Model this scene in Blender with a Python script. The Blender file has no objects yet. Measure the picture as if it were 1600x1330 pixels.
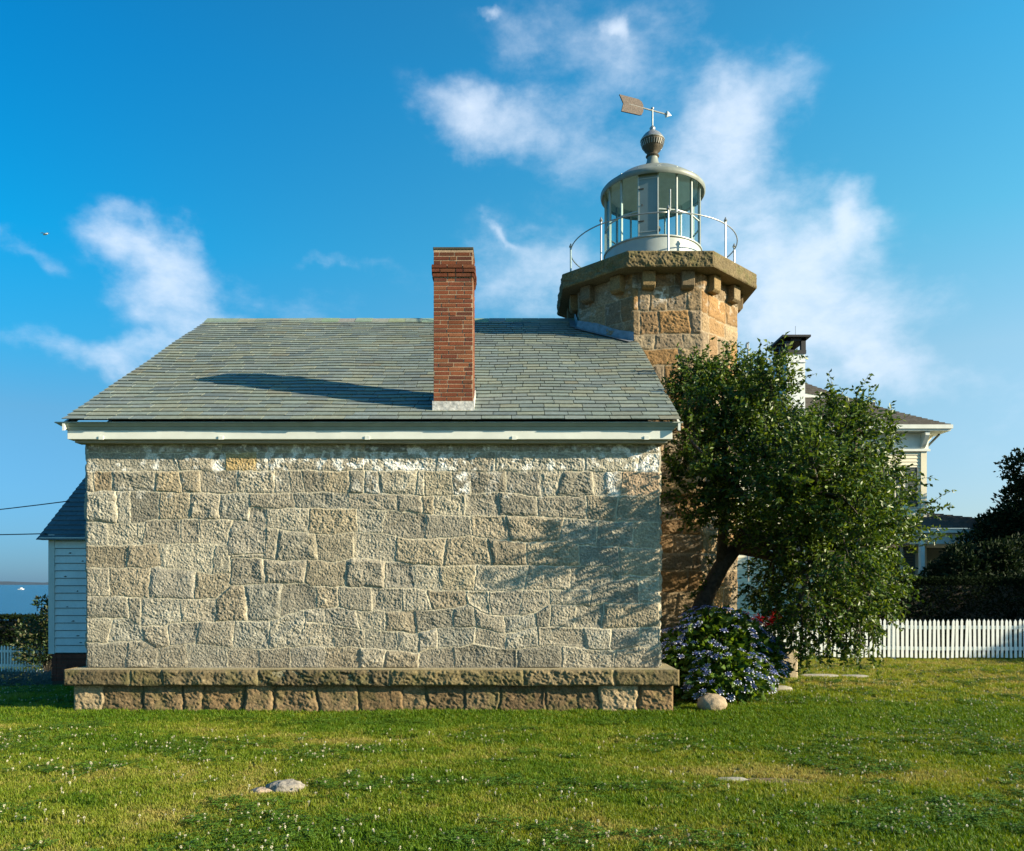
import bpy, math, random
import numpy as np
from mathutils import Vector, Matrix
R = math.radians
PI = math.pi
scene = bpy.context.scene
C = scene.collection
rnd = random.Random(7)
rng = np.random.default_rng(11)

# ------------------------------------------------------------------ camera
F = 1260.0                      # focal length in photograph pixels (1600 wide)
EYE = 1.65
cam_d = bpy.data.cameras.new('camera')
cam_d.sensor_width = 36
cam_d.lens = 36 * F / 1600
cam_d.shift_y = (912 - 665) / 1600
cam_d.clip_start = 0.1
cam_d.clip_end = 60000
cam = bpy.data.objects.new('camera', cam_d)
C.objects.link(cam)
cam.location = (0, 0, EYE)
cam.rotation_euler = (R(90), 0, 0)
scene.camera = cam

# ------------------------------------------------------------------ light
SUN = Vector((3.88, -1.25, 1.52)).normalized()
sun_d = bpy.data.lights.new('sun', 'SUN')
sun_d.energy = 4.8
sun_d.angle = R(0.5)
sun_d.color = (1.0, 0.86, 0.62)
sun = bpy.data.objects.new('sun', sun_d)
C.objects.link(sun)
sun.rotation_euler = (-SUN).to_track_quat('-Z', 'Y').to_euler()
sun.location = (30, -8, 12)
scene.view_settings.view_transform = 'Standard'
scene.view_settings.look = 'None'
scene.view_settings.exposure = 1.30
scene.view_settings.gamma = 1.0
scene.cycles.use_denoising = True
scene.cycles.max_bounces = 8
scene.cycles.transparent_max_bounces = 12
scene.cycles.caustics_reflective = False
scene.cycles.caustics_refractive = False

def px(x, y, d):
    """point seen at photograph pixel (x, y) at distance d"""
    return Vector(((x - 800) / F * d, d, EYE + (912 - y) / F * d))

world = bpy.data.worlds.new('World')
scene.world = world
world.use_nodes = True
def build_world():
    nt = world.node_tree
    N, L = nt.nodes, nt.links
    N.clear()
    out = N.new('ShaderNodeOutputWorld')
    bg = N.new('ShaderNodeBackground')
    bg.inputs['Strength'].default_value = 0.085
    L.new(bg.outputs[0], out.inputs[0])
    sky = N.new('ShaderNodeTexSky')
    sky.sky_type = 'NISHITA'
    sky.sun_disc = False
    sky.sun_elevation = math.asin(SUN.z)
    sky.sun_rotation = math.atan2(SUN.x, SUN.y)
    sky.air_density = 1.0
    sky.dust_density = 0.35
    sky.ozone_density = 2.6
    tint = N.new('ShaderNodeMix'); tint.data_type = 'RGBA'; tint.blend_type = 'MULTIPLY'
    tint.inputs[0].default_value = 1.0
    L.new(sky.outputs[0], tint.inputs[6])
    tc = N.new('ShaderNodeTexCoord')
    nrm = N.new('ShaderNodeVectorMath'); nrm.operation = 'NORMALIZE'
    L.new(tc.outputs['Generated'], nrm.inputs[0])
    sep = N.new('ShaderNodeSeparateXYZ'); L.new(nrm.outputs[0], sep.inputs[0])
    def M(op, a, b=None, c=None):
        m = N.new('ShaderNodeMath'); m.operation = op
        for i, v in enumerate((a, b, c)):
            if v is None: continue
            if isinstance(v, (int, float)): m.inputs[i].default_value = v
            else: L.new(v, m.inputs[i])
        return m.outputs[0]
    # clear deep air away from the sun, milkier towards the sun's side and the horizon
    ramps = []
    for stops in (((0, (.13, .27, .56)), (.10, (.19, .41, .60)), (.186, (.24, .50, .60)), (.26, (.09, .64, .78)), (.36, (.01, .74, .94)), (.52, (.005, .70, 1.0)), (.8, (.005, .62, .92))),
                  ((0, (.50, .55, .66)), (.10, (.72, .78, .82)), (.25, (.98, 1.12, .98)), (.38, (.52, 1.28, 1.16)), (.52, (.30, 1.28, 1.32)), (.8, (.30, .9, 1.1)))):
        cr = N.new('ShaderNodeValToRGB'); L.new(sep.outputs[2], cr.inputs[0])
        el_ = cr.color_ramp.elements
        el_[0].position = stops[0][0]; el_[0].color = (*stops[0][1], 1)
        el_[1].position = stops[-1][0]; el_[1].color = (*stops[-1][1], 1)
        for p_, c_ in stops[1:-1]:
            e_ = el_.new(p_); e_.color = (*c_, 1)
        ramps.append(cr)
    mrx = N.new('ShaderNodeMapRange'); mrx.interpolation_type = 'SMOOTHSTEP'
    mrx.inputs[1].default_value = -.60; mrx.inputs[2].default_value = .58
    L.new(sep.outputs[0], mrx.inputs[0])
    rmx = N.new('ShaderNodeMix'); rmx.data_type = 'RGBA'
    L.new(mrx.outputs[0], rmx.inputs[0]); L.new(ramps[0].outputs[0], rmx.inputs[6]); L.new(ramps[1].outputs[0], rmx.inputs[7])
    L.new(rmx.outputs[2], tint.inputs[7])
    az = M('ARCTAN2', sep.outputs[0], sep.outputs[1])
    el = M('ARCSINE', sep.outputs[2])
    comb = N.new('ShaderNodeCombineXYZ')
    L.new(az, comb.inputs[0]); L.new(el, comb.inputs[1])
    # warp the cloud coordinates so that the banks get ragged edges
    wn = N.new('ShaderNodeTexNoise'); wn.inputs['Scale'].default_value = 16; wn.inputs['Detail'].default_value = 7
    L.new(nrm.outputs[0], wn.inputs['Vector'])
    wc = N.new('ShaderNodeVectorMath'); wc.operation = 'SUBTRACT'
    L.new(wn.outputs['Color'], wc.inputs[0]); wc.inputs[1].default_value = (.5, .5, .5)
    ws = N.new('ShaderNodeVectorMath'); ws.operation = 'MULTIPLY'
    L.new(wc.outputs[0], ws.inputs[0]); ws.inputs[1].default_value = (.085, .085, 0)
    wa = N.new('ShaderNodeVectorMath'); wa.operation = 'ADD'
    L.new(comb.outputs[0], wa.inputs[0]); L.new(ws.outputs[0], wa.inputs[1])
    # cloud banks: centre, half extents (photograph pixels), tilt, weight
    banks = [(225,385,85,42,-10,1.0),(262,450,75,58,-25,.85),(310,505,90,48,-20,.7),(170,545,170,24,2,.62),(225,560,90,40,-10,.5),
             (440,480,150,36,-6,.30),(30,395,80,18,-5,.42),(530,424,90,12,2,.36),
             (955,85,150,85,-8,.46),(965,45,20,24,-30,.95),(1010,75,100,60,20,.34),(845,75,80,55,-20,.40),(768,10,16,12,0,.75),
             (735,170,75,38,-8,.85),(810,192,125,45,-12,.68),(770,222,60,24,0,.6),(930,262,170,62,-10,.42),
             (1160,190,95,70,25,.95),(1105,245,85,95,50,.80),(1140,320,110,100,0,.55),
             (1322,352,50,48,-20,1.0),(1255,420,150,100,-30,.85),(1200,330,110,65,0,.42),(1225,505,170,95,-10,.80),
             (1345,545,140,52,-26,.78),(1400,590,60,24,-30,.6),(1430,480,100,36,14,.46),
             (845,410,90,52,-12,.66),(800,440,100,48,0,.50),(792,372,28,9,-25,.75),(1590,630,120,90,0,.35),(1000,470,300,90,0,.32)]
    tot = None
    for (cx, cy, rx, ry, rot, w) in banks:
        X, Z = (cx - 800) / F, (912 - cy) / F
        a0 = math.atan(X); e0 = math.atan(Z / math.sqrt(1 + X * X))
        k = 1 / (1 + X * X)
        sx = rx / F * k * 1.65; sy = ry / F * math.sqrt(k) * math.cos(e0) ** 1 * 1.65
        mp = N.new('ShaderNodeMapping'); mp.vector_type = 'TEXTURE'
        mp.inputs['Location'].default_value = (a0, e0, 0)
        mp.inputs['Rotation'].default_value = (0, 0, R(rot))
        mp.inputs['Scale'].default_value = (sx, sy, 1)
        L.new(wa.outputs[0], mp.inputs['Vector'])
        ln = N.new('ShaderNodeVectorMath'); ln.operation = 'LENGTH'
        L.new(mp.outputs[0], ln.inputs[0])
        mr = N.new('ShaderNodeMapRange'); mr.interpolation_type = 'SMOOTHSTEP'
        mr.inputs[1].default_value = 0.0; mr.inputs[2].default_value = 1.15
        mr.inputs[3].default_value = w; mr.inputs[4].default_value = 0
        L.new(ln.outputs['Value'], mr.inputs[0])
        tot = mr.outputs[0] if tot is None else M('MAXIMUM', M('MULTIPLY_ADD', tot, .35, mr.outputs[0]), M('MULTIPLY_ADD', mr.outputs[0], .35, tot))
    st = N.new('ShaderNodeMapping'); st.inputs['Scale'].default_value = (1, 1, 1.7)
    L.new(nrm.outputs[0], st.inputs[0])
    n1 = N.new('ShaderNodeTexNoise'); n1.inputs['Scale'].default_value = 13; n1.inputs['Detail'].default_value = 11
    n1.inputs['Roughness'].default_value = .62; n1.inputs['Distortion'].default_value = .15
    L.new(st.outputs[0], n1.inputs['Vector'])
    n2 = N.new('ShaderNodeTexNoise'); n2.inputs['Scale'].default_value = 42; n2.inputs['Detail'].default_value = 8; n2.inputs['Roughness'].default_value = .6
    L.new(st.outputs[0], n2.inputs['Vector'])
    dens = M('ADD', M('ADD', tot, M('MULTIPLY', M('SUBTRACT', n1.outputs['Fac'], .5), 1.25)), M('MULTIPLY', M('SUBTRACT', n2.outputs['Fac'], .5), .42))
    has = N.new('ShaderNodeMapRange'); has.inputs[1].default_value = .02; has.inputs[2].default_value = .30
    L.new(tot, has.inputs[0])
    mr = N.new('ShaderNodeMapRange'); mr.interpolation_type = 'SMOOTHSTEP'
    mr.inputs[1].default_value = .08; mr.inputs[2].default_value = 1.55; mr.inputs[3].default_value = 0; mr.inputs[4].default_value = .90
    L.new(dens, mr.inputs[0])
    fac = M('MULTIPLY', mr.outputs[0], has.outputs[0])
    cl = N.new('ShaderNodeMix'); cl.data_type = 'RGBA'
    L.new(fac, cl.inputs[0]); L.new(tint.outputs[2], cl.inputs[6])
    cl.inputs[7].default_value = (4.1, 4.65, 5.4, 1)
    L.new(cl.outputs[2], bg.inputs[0])
build_world()

# ------------------------------------------------------------------ helpers
def tag(o, label=None, cat=None, group=None, kind=None):
    if label: o['label'] = label
    if cat: o['category'] = cat
    if group: o['group'] = group
    if kind: o['kind'] = kind
    return o
def thing(name, label, cat, loc=(0, 0, 0), rz=0, group=None):
    o = bpy.data.objects.new(name, None); C.objects.link(o)
    o.empty_display_size = .1
    o.location = loc; o.rotation_euler = (0, 0, rz)
    return tag(o, label, cat, group)
def link(name, me, parent=None, loc=None):
    o = bpy.data.objects.new(name, me); C.objects.link(o)
    if parent: o.parent = parent
    if loc: o.location = loc
    return o
def mesh_np(name, V, Fq, mat, col=None, smooth=False, tri=False, corner_col=None):
    """fast mesh from numpy arrays; Fq is (n,4) or (n,3)"""
    me = bpy.data.meshes.new(name)
    V = np.asarray(V, np.float32); Fq = np.asarray(Fq, np.int32)
    k = Fq.shape[1]
    me.vertices.add(len(V)); me.vertices.foreach_set('co', V.ravel())
    me.loops.add(Fq.size); me.loops.foreach_set('vertex_index', Fq.ravel())
    me.polygons.add(len(Fq)); me.polygons.foreach_set('loop_start', np.arange(0, Fq.size, k, dtype=np.int32))
    me.update(calc_edges=True)
    if smooth: me.polygons.foreach_set('use_smooth', np.ones(len(Fq), bool))
    if col is not None:
        a = me.color_attributes.new('Col', 'FLOAT_COLOR', 'POINT')
        cc = np.ones((len(V), 4), np.float32); cc[:, :3] = col
        a.data.foreach_set('color', cc.ravel())
    me.materials.append(mat)
    me.validate()
    return me

class MB:
    """collects polygons with one colour per polygon and links them as ONE mesh"""
    def __init__(s): s.v = []; s.f = []; s.c = []
    def add(s, vs, fs, col=(1, 1, 1)):
        b = len(s.v); s.v += [tuple(p) for p in vs]
        for f in fs: s.f.append([b + i for i in f]); s.c.append(col)
    def box(s, x0, x1, y0, y1, z0, z1, col=(1, 1, 1)):
        s.add([(x0,y0,z0),(x1,y0,z0),(x1,y1,z0),(x0,y1,z0),(x0,y0,z1),(x1,y0,z1),(x1,y1,z1),(x0,y1,z1)],
              [(0,3,2,1),(4,5,6,7),(0,1,5,4),(1,2,6,5),(2,3,7,6),(3,0,4,7)], col)
    def frame_box(s, o, ex, ey, ez, col=(1, 1, 1)):
        o, ex, ey, ez = map(Vector, (o, ex, ey, ez))
        vs = [o, o+ex, o+ex+ey, o+ey, o+ez, o+ex+ez, o+ex+ey+ez, o+ey+ez]
        s.add(vs, [(0,3,2,1),(4,5,6,7),(0,1,5,4),(1,2,6,5),(2,3,7,6),(3,0,4,7)], col)
    def lathe(s, prof, n=32, c=(0, 0, 0), col=(1, 1, 1), cap=True):
        vs = []
        for (r, z) in prof:
            for i in range(n):
                a = 2 * PI * i / n
                vs.append((c[0] + r * math.sin(a), c[1] - r * math.cos(a), c[2] + z))
        fs = []
        for j in range(len(prof) - 1):
            for i in range(n):
                fs.append((j*n+i, j*n+(i+1) % n, (j+1)*n+(i+1) % n, (j+1)*n+i))
        if cap:
            fs.append(tuple(range(n))[::-1]); fs.append(tuple((len(prof)-1)*n+i for i in range(n)))
        s.add(vs, fs, col)
    def tube(s, pts, rad, n=8, col=(1, 1, 1)):
        pts = [Vector(p) for p in pts]
        rad = rad if isinstance(rad, (list, tuple)) else [rad] * len(pts)
        vs = []; up = None
        for i, p in enumerate(pts):
            d = (pts[min(i+1, len(pts)-1)] - pts[max(i-1, 0)]).normalized()
            if up is None: up = d.orthogonal().normalized()
            u = (up - d * up.dot(d))
            u = u.normalized() if u.length > 1e-6 else d.orthogonal().normalized()
            up = u; w = d.cross(u)
            for k in range(n):
                a = 2 * PI * k / n
                vs.append(p + (u * math.cos(a) + w * math.sin(a)) * rad[i])
        fs = []
        for j in range(len(pts) - 1):
            for k in range(n):
                fs.append((j*n+k, j*n+(k+1) % n, (j+1)*n+(k+1) % n, (j+1)*n+k))
        fs.append(tuple(range(n))[::-1]); fs.append(tuple((len(pts)-1)*n+k for k in range(n)))
        s.add(vs, fs, col)
    def mesh(s, name, mat, smooth=False, bevel=0):
        me = bpy.data.meshes.new(name)
        me.from_pydata(s.v, [], s.f); me.update()
        a = me.color_attributes.new('Col', 'FLOAT_COLOR', 'CORNER')
        arr = []
        for f, c in zip(s.f, s.c): arr += [c[0], c[1], c[2], 1.0] * len(f)
        a.data.foreach_set('color', arr)
        if smooth: me.polygons.foreach_set('use_smooth', [True] * len(s.f))
        me.materials.append(mat)
        return me
    def build(s, name, mat, parent=None, smooth=False, bevel=0, auto=None):
        o = link(name, s.mesh(name, mat, smooth or auto is not None), parent)
        if auto is not None: o.data.set_sharp_from_angle(angle=R(auto))
        if bevel:
            b = o.modifiers.new('bevel', 'BEVEL'); b.width = bevel; b.segments = 2; b.limit_method = 'ANGLE'
        return o

# gradient noise in numpy
def _h(ix, iy, seed):
    n = (ix * 374761393 + iy * 668265263 + seed * 1442695041) & 0xffffffff
    n = ((n ^ (n >> 13)) * 1274126177) & 0xffffffff
    return ((n ^ (n >> 16)) & 0xffff) / 65535.0
def vnoise(x, y, seed=0):
    x = np.asarray(x, float); y = np.asarray(y, float)
    ix = np.floor(x).astype(np.int64); iy = np.floor(y).astype(np.int64)
    fx = x - ix; fy = y - iy
    def g(i, j):
        a = _h(ix + i, iy + j, seed) * 2 * PI
        return np.cos(a) * (fx - i) + np.sin(a) * (fy - j)
    ux = fx**3 * (fx * (fx * 6 - 15) + 10); uy = fy**3 * (fy * (fy * 6 - 15) + 10)
    a = g(0, 0) * (1 - ux) + g(1, 0) * ux; b = g(0, 1) * (1 - ux) + g(1, 1) * ux
    return (a * (1 - uy) + b * uy) * 1.5
def fbm(x, y, seed=0, oct=4, gain=.5):
    t = 0; a = 1
    for o in range(oct):
        t = t + a * vnoise(x * 2**o, y * 2**o, seed + o * 17); a *= gain
    return t
def sstep(a, b, x):
    t = np.clip((x - a) / (b - a), 0, 1); return t * t * (3 - 2 * t)

# ------------------------------------------------------------------ materials
def newmat(name):
    m = bpy.data.materials.new(name); m.use_nodes = True
    nt = m.node_tree; b = nt.nodes['Principled BSDF']
    return m, nt, b
def attr_mat(name, rough=.85, spec=.3, nscale=60, namt=.25, bump=.002, bscale=80, big=3.0, bigamt=.15, fine=None, fineamt=0):
    """colour from the mesh's own Col attribute, broken up by procedural noise"""
    m, nt, b = newmat(name); N, L = nt.nodes, nt.links
    at = N.new('ShaderNodeAttribute'); at.attribute_name = 'Col'
    tc = N.new('ShaderNodeTexCoord')
    cur = at.outputs['Color']
    for sc, am, det in ((nscale, namt, 4), (big, bigamt, 3)) + (((fine, fineamt, 1),) if fine else ()):
        n = N.new('ShaderNodeTexNoise'); n.inputs['Scale'].default_value = sc; n.inputs['Detail'].default_value = det
        L.new(tc.outputs['Object'], n.inputs['Vector'])
        mr = N.new('ShaderNodeMapRange'); mr.inputs[1].default_value = .25; mr.inputs[2].default_value = .75
        mr.inputs[3].default_value = 1 - am; mr.inputs[4].default_value = 1 + am
        L.new(n.outputs['Fac'], mr.inputs[0])
        mx = N.new('ShaderNodeMix'); mx.data_type = 'RGBA'; mx.blend_type = 'MULTIPLY'; mx.inputs[0].default_value = 1
        L.new(cur, mx.inputs[6]); L.new(mr.outputs[0], mx.inputs[7]); cur = mx.outputs[2]
    L.new(cur, b.inputs['Base Color'])
    b.inputs['Roughness'].default_value = rough
    b.inputs['Specular IOR Level'].default_value = spec
    if bump:
        n = N.new('ShaderNodeTexNoise'); n.inputs['Scale'].default_value = bscale; n.inputs['Detail'].default_value = 6
        L.new(tc.outputs['Object'], n.inputs['Vector'])
        bp = N.new('ShaderNodeBump'); bp.inputs['Distance'].default_value = bump; bp.inputs['Strength'].default_value = 1
        L.new(n.outputs['Fac'], bp.inputs['Height']); L.new(bp.outputs[0], b.inputs['Normal'])
    return m
def plain(name, col, rough=.6, metal=0, spec=.4, namt=.08, nscale=8, bump=0, bscale=40):
    m, nt, b = newmat(name); N, L = nt.nodes, nt.links
    tc = N.new('ShaderNodeTexCoord'); n = N.new('ShaderNodeTexNoise')
    n.inputs['Scale'].default_value = nscale; n.inputs['Detail'].default_value = 6
    L.new(tc.outputs['Object'], n.inputs['Vector'])
    mr = N.new('ShaderNodeMapRange'); mr.inputs[1].default_value = .3; mr.inputs[2].default_value = .7
    mr.inputs[3].default_value = 1 - namt; mr.inputs[4].default_value = 1 + namt
    L.new(n.outputs['Fac'], mr.inputs[0])
    mx = N.new('ShaderNodeMix'); mx.data_type = 'RGBA'; mx.blend_type = 'MULTIPLY'; mx.inputs[0].default_value = 1
    mx.inputs[6].default_value = (*col, 1); L.new(mr.outputs[0], mx.inputs[7])
    L.new(mx.outputs[2], b.inputs['Base Color'])
    b.inputs['Roughness'].default_value = rough; b.inputs['Metallic'].default_value = metal
    b.inputs['Specular IOR Level'].default_value = spec
    if bump:
        n2 = N.new('ShaderNodeTexNoise'); n2.inputs['Scale'].default_value = bscale; n2.inputs['Detail'].default_value = 6
        L.new(tc.outputs['Object'], n2.inputs['Vector'])
        bp = N.new('ShaderNodeBump'); bp.inputs['Distance'].default_value = bump
        L.new(n2.outputs['Fac'], bp.inputs['Height']); L.new(bp.outputs[0], b.inputs['Normal'])
    return m
def leaf_mat(name, c1, c2, trans=.35, rough=.45, c3=None, attr=None, spec=.35):
    """foliage: colour differs from leaf to leaf, with light passing through"""
    m, nt, b = newmat(name); N, L = nt.nodes, nt.links
    out = nt.nodes['Material Output']
    if attr:
        a = N.new('ShaderNodeAttribute'); a.attribute_type = 'INSTANCER'; a.attribute_name = attr; src = a.outputs['Fac']
    else:
        g = N.new('ShaderNodeNewGeometry'); src = g.outputs['Random Per Island']
    cr = N.new('ShaderNodeValToRGB'); L.new(src, cr.inputs[0])
    cr.color_ramp.elements[0].color = (*c1, 1); cr.color_ramp.elements[1].color = (*c2, 1)
    if c3:
        cr.color_ramp.elements[1].position = .55
        e = cr.color_ramp.elements.new(1.0); e.color = (*c3, 1)
    L.new(cr.outputs[0], b.inputs['Base Color'])
    b.inputs['Roughness'].default_value = rough; b.inputs['Specular IOR Level'].default_value = spec
    t = N.new('ShaderNodeBsdfTranslucent')
    hs = N.new('ShaderNodeHueSaturation'); hs.inputs['Hue'].default_value = .48; hs.inputs['Value'].default_value = 1.3
    hs.inputs['Saturation'].default_value = 1.1
    L.new(cr.outputs[0], hs.inputs['Color']); L.new(hs.outputs[0], t.inputs[0])
    mx = N.new('ShaderNodeMixShader'); mx.inputs[0].default_value = trans
    L.new(b.outputs[0], mx.inputs[1]); L.new(t.outputs[0], mx.inputs[2]); L.new(mx.outputs[0], out.inputs[0])
    return m

M_granite = attr_mat('granite', .9, .25, nscale=34, namt=.34, bump=.0055, bscale=90, big=2.2, bigamt=.10, fine=130, fineamt=.42)
M_slate = attr_mat('slate', .62, .35, nscale=14, namt=.18, bump=.0015, bscale=60, big=1.1, bigamt=.10)
M_brick = attr_mat('brick', .9, .2, nscale=50, namt=.25, bump=.002, bscale=120, big=3, bigamt=.2)
M_trim = plain('white_paint', (.66, .68, .62), .55, namt=.07, nscale=5)
M_trim_old = attr_mat('old_white_paint', .6, .3, nscale=20, namt=.06, bump=.0008, bscale=60, big=2, bigamt=.08)
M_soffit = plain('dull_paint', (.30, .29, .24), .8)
M_lead = plain('lead_flashing', (.20, .22, .25), .45, .2, namt=.25, nscale=12, bump=.003)
M_zinc = plain('pale_flashing', (.50, .49, .46), .5, .0, namt=.35, nscale=22, bump=.01, bscale=18)
M_grey = plain('grey_green_paint', (.40, .44, .41), .42, .0, spec=.5, namt=.07, nscale=4, bump=.0015, bscale=15)
M_pale = plain('pale_grey_paint', (.36, .40, .38), .45, namt=.06)
M_crown = plain('shaded_crown_paint', (.27, .32, .285), .5, namt=.08, nscale=6)  # shade on the crown moulding is put into this darker grey-green colour
M_door = plain('grey_door_paint', (.20, .255, .25), .45, namt=.06)
M_dome = plain('dome_metal', (.20, .22, .195), .45, .0, namt=.15, nscale=6)
M_dark = plain('weathered_iron', (.09, .075, .055), .6, .4, namt=.3, nscale=30)
M_galv = plain('galvanised_metal', (.36, .37, .355), .38, .6, namt=.12, nscale=20)
M_vane = plain('weathered_vane', (.105, .082, .068), .7, .2, namt=.35, nscale=40, bump=.004, bscale=60)
M_bark = plain('bark', (.055, .045, .034), .9, namt=.4, nscale=20, bump=.02, bscale=30)
M_white = plain('white_picket_paint', (.74, .77, .74), .6, namt=.08, nscale=10)
M_cream = plain('cream_clapboard', (.74, .68, .50), .7, namt=.05, nscale=2)
M_shingle = attr_mat('brown_shingle', .9, .2, nscale=12, namt=.3, bump=.003, bscale=30)
M_black = plain('black_paint', (.02, .02, .022), .6)
M_shutter = plain('green_grey_shutter', (.10, .12, .11), .6)
M_rock = plain('field_stone', (.24, .215, .18), .92, namt=.3, nscale=30, bump=.01, bscale=40)
M_roundstone = plain('carved_stone', (.31, .24, .16), .92, namt=.18, nscale=30, bump=.006, bscale=60)
M_flag = plain('flagstone', (.29, .27, .22), .9, namt=.2, nscale=12, bump=.006)
def glass_mat():
    m, nt, b = newmat('lantern_glass'); N, L = nt.nodes, nt.links
    out = N['Material Output']
    tr = N.new('ShaderNodeBsdfTransparent'); tr.inputs[0].default_value = (.86, .92, .92, 1)
    gl = N.new('ShaderNodeBsdfGlossy'); gl.inputs['Roughness'].default_value = .04
    fr = N.new('ShaderNodeFresnel'); fr.inputs[0].default_value = 1.35
    gg = N.new('ShaderNodeNewGeometry'); iv = N.new('ShaderNodeMath'); iv.operation = 'SUBTRACT'; iv.inputs[0].default_value = 1; L.new(gg.outputs['Backfacing'], iv.inputs[1])
    mu = N.new('ShaderNodeMath'); mu.operation = 'MULTIPLY'; L.new(fr.outputs[0], mu.inputs[0]); L.new(iv.outputs[0], mu.inputs[1])
    mx = N.new('ShaderNodeMixShader'); L.new(mu.outputs[0], mx.inputs[0])
    L.new(tr.outputs[0], mx.inputs[1]); L.new(gl.outputs[0], mx.inputs[2]); L.new(mx.outputs[0], out.inputs[0])
    return m
M_glass = glass_mat()
M_window = plain('dark_window_glass', (.03, .035, .04), .08, spec=.8)

# ------------------------------------------------------------------ ground, sea, shore
def sm(t): t = np.clip(t, 0, 1); return t * t * (3 - 2 * t)
def ground_z(x, y):
    x = np.asarray(x, float); y = np.asarray(y, float)
    z = -1.25 * sm((y - 10.2) / 15) * sm((-x - 4.8) / 4)
    ys = 42 + 160 * sm((x + 4) / 30)
    z = z - 9 * sm((y - ys) / 60)
    z = z - 9 * sm((-x - 60) / 60) * (z > -8)
    z = z + .022 * fbm(x * .35, y * .35, 5, 3) + .008 * fbm(x * 2.1, y * 2.1, 9, 2)
    return z
def dryness(x, y):
    """0 lush green .. 1 dry straw; measured from the lawn in the photograph"""
    d = .36 + .44 * fbm(x * .55, y * .8, 31, 4) + .26 * fbm(x * 3, y * 3.5, 77, 3)
    def spot(cx, cy, rx, ry, w): return w * np.exp(-(((x - cx) / rx)**2 + ((y - cy) / ry)**2))
    d = d - .35 * sm((y - 8.9) / .8) * sm((10.6 - y) / .4)
    d = d - spot(3.2, 9.6, 2.4, 1.2, .45) + spot(2.2, 7.0, .9, .28, .7) + spot(-1.7, 8.45, .6, .16, .55) + spot(-1.9, 6.4, .55, .35, .5) + spot(-3.0, 5.6, .9, .3, .35)
    d = d + .30 * sm((y - 11.5) / 2) * (x > 2)
    d = d - spot(-.7, 5.2, 1.1, .35, .35) - spot(2.6, 5.4, .9, .3, .35)
    return np.clip(d, 0, 1)
def ground():
    xs = np.unique(np.concatenate([np.linspace(-14, 16, 301), np.linspace(-300, -14, 90), np.linspace(16, 400, 90)]))
    ys = np.unique(np.concatenate([np.linspace(2, 22, 251), np.linspace(-60, 2, 30), np.linspace(22, 60, 60), np.linspace(60, 420, 60)]))
    X, Y = np.meshgrid(xs, ys)
    Z = ground_z(X, Y)
    # worn hollows
    V = np.stack([X, Y, Z], -1).reshape(-1, 3)
    nx, ny = len(xs), len(ys)
    i = np.arange(nx * ny).reshape(ny, nx)
    Fq = np.stack([i[:-1, :-1], i[:-1, 1:], i[1:, 1:], i[1:, :-1]], -1).reshape(-1, 4)
    dr = dryness(X, Y).reshape(-1, 1)
    lush = np.array([.04, .075, .010]); dry = np.array([.12, .12, .035])
    col = lush * (1 - dr) + dry * dr
    m = attr_mat('lawn_soil', .95, .1, nscale=25, namt=.4, bump=.02, bscale=40, big=1.5, bigamt=.2)
    o = link('ground', mesh_np('ground', V, Fq, m, col, smooth=True))
    tag(o, kind='structure')
ground()
def sea():
    m, nt, b = newmat('sea_water'); N, L = nt.nodes, nt.links
    b.inputs['Base Color'].default_value = (.010, .070, .14, 1); b.inputs['Specular IOR Level'].default_value = .06
    b.inputs['Roughness'].default_value = .22
    tc = N.new('ShaderNodeTexCoord'); mp = N.new('ShaderNodeMapping'); mp.inputs['Scale'].default_value = (.06, .25, 1)
    n = N.new('ShaderNodeTexNoise'); n.inputs['Scale'].default_value = 1; n.inputs['Detail'].default_value = 8
    L.new(tc.outputs['Object'], mp.inputs[0]); L.new(mp.outputs[0], n.inputs['Vector'])
    bp = N.new('ShaderNodeBump'); bp.inputs['Distance'].default_value = 1.6; bp.inputs['Strength'].default_value = 1
    L.new(n.outputs['Fac'], bp.inputs['Height']); L.new(bp.outputs[0], b.inputs['Normal'])
    me = MB(); me.add([(-20000, 30, -5.2), (20000, 30, -5.2), (20000, 30000, -5.2), (-20000, 30000, -5.2)], [(0, 1, 2, 3)])
    tag(me.build('sea', m), kind='structure')
    m2 = plain('hazy_shore_land', (.035, .06, .085), .95, namt=.2, nscale=.01)  # distance haze is put into the land's bluish colour
    nn = 120; vs = []; fs = []
    for i in range(nn):
        x = -5200 + i * 50; e = min(1, i / 6, (nn - 1 - i) / 30)
        h = (15 + 9 * float(vnoise(i * .13, 2.2, 3)) + 3 * float(vnoise(i * .5, 1.2, 4))) * e
        vs += [(x, 4300, -6), (x, 4450, -5.2 + h), (x, 4900, -5.2 + h), (x, 5000, -6)]
    for i in range(nn - 1):
        for k in range(3): fs.append((i*4+k, (i+1)*4+k, (i+1)*4+k+1, i*4+k+1))
    s = MB(); s.add(vs, fs); tag(s.build('far_shore', m2, smooth=True), kind='structure')
sea()

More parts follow.
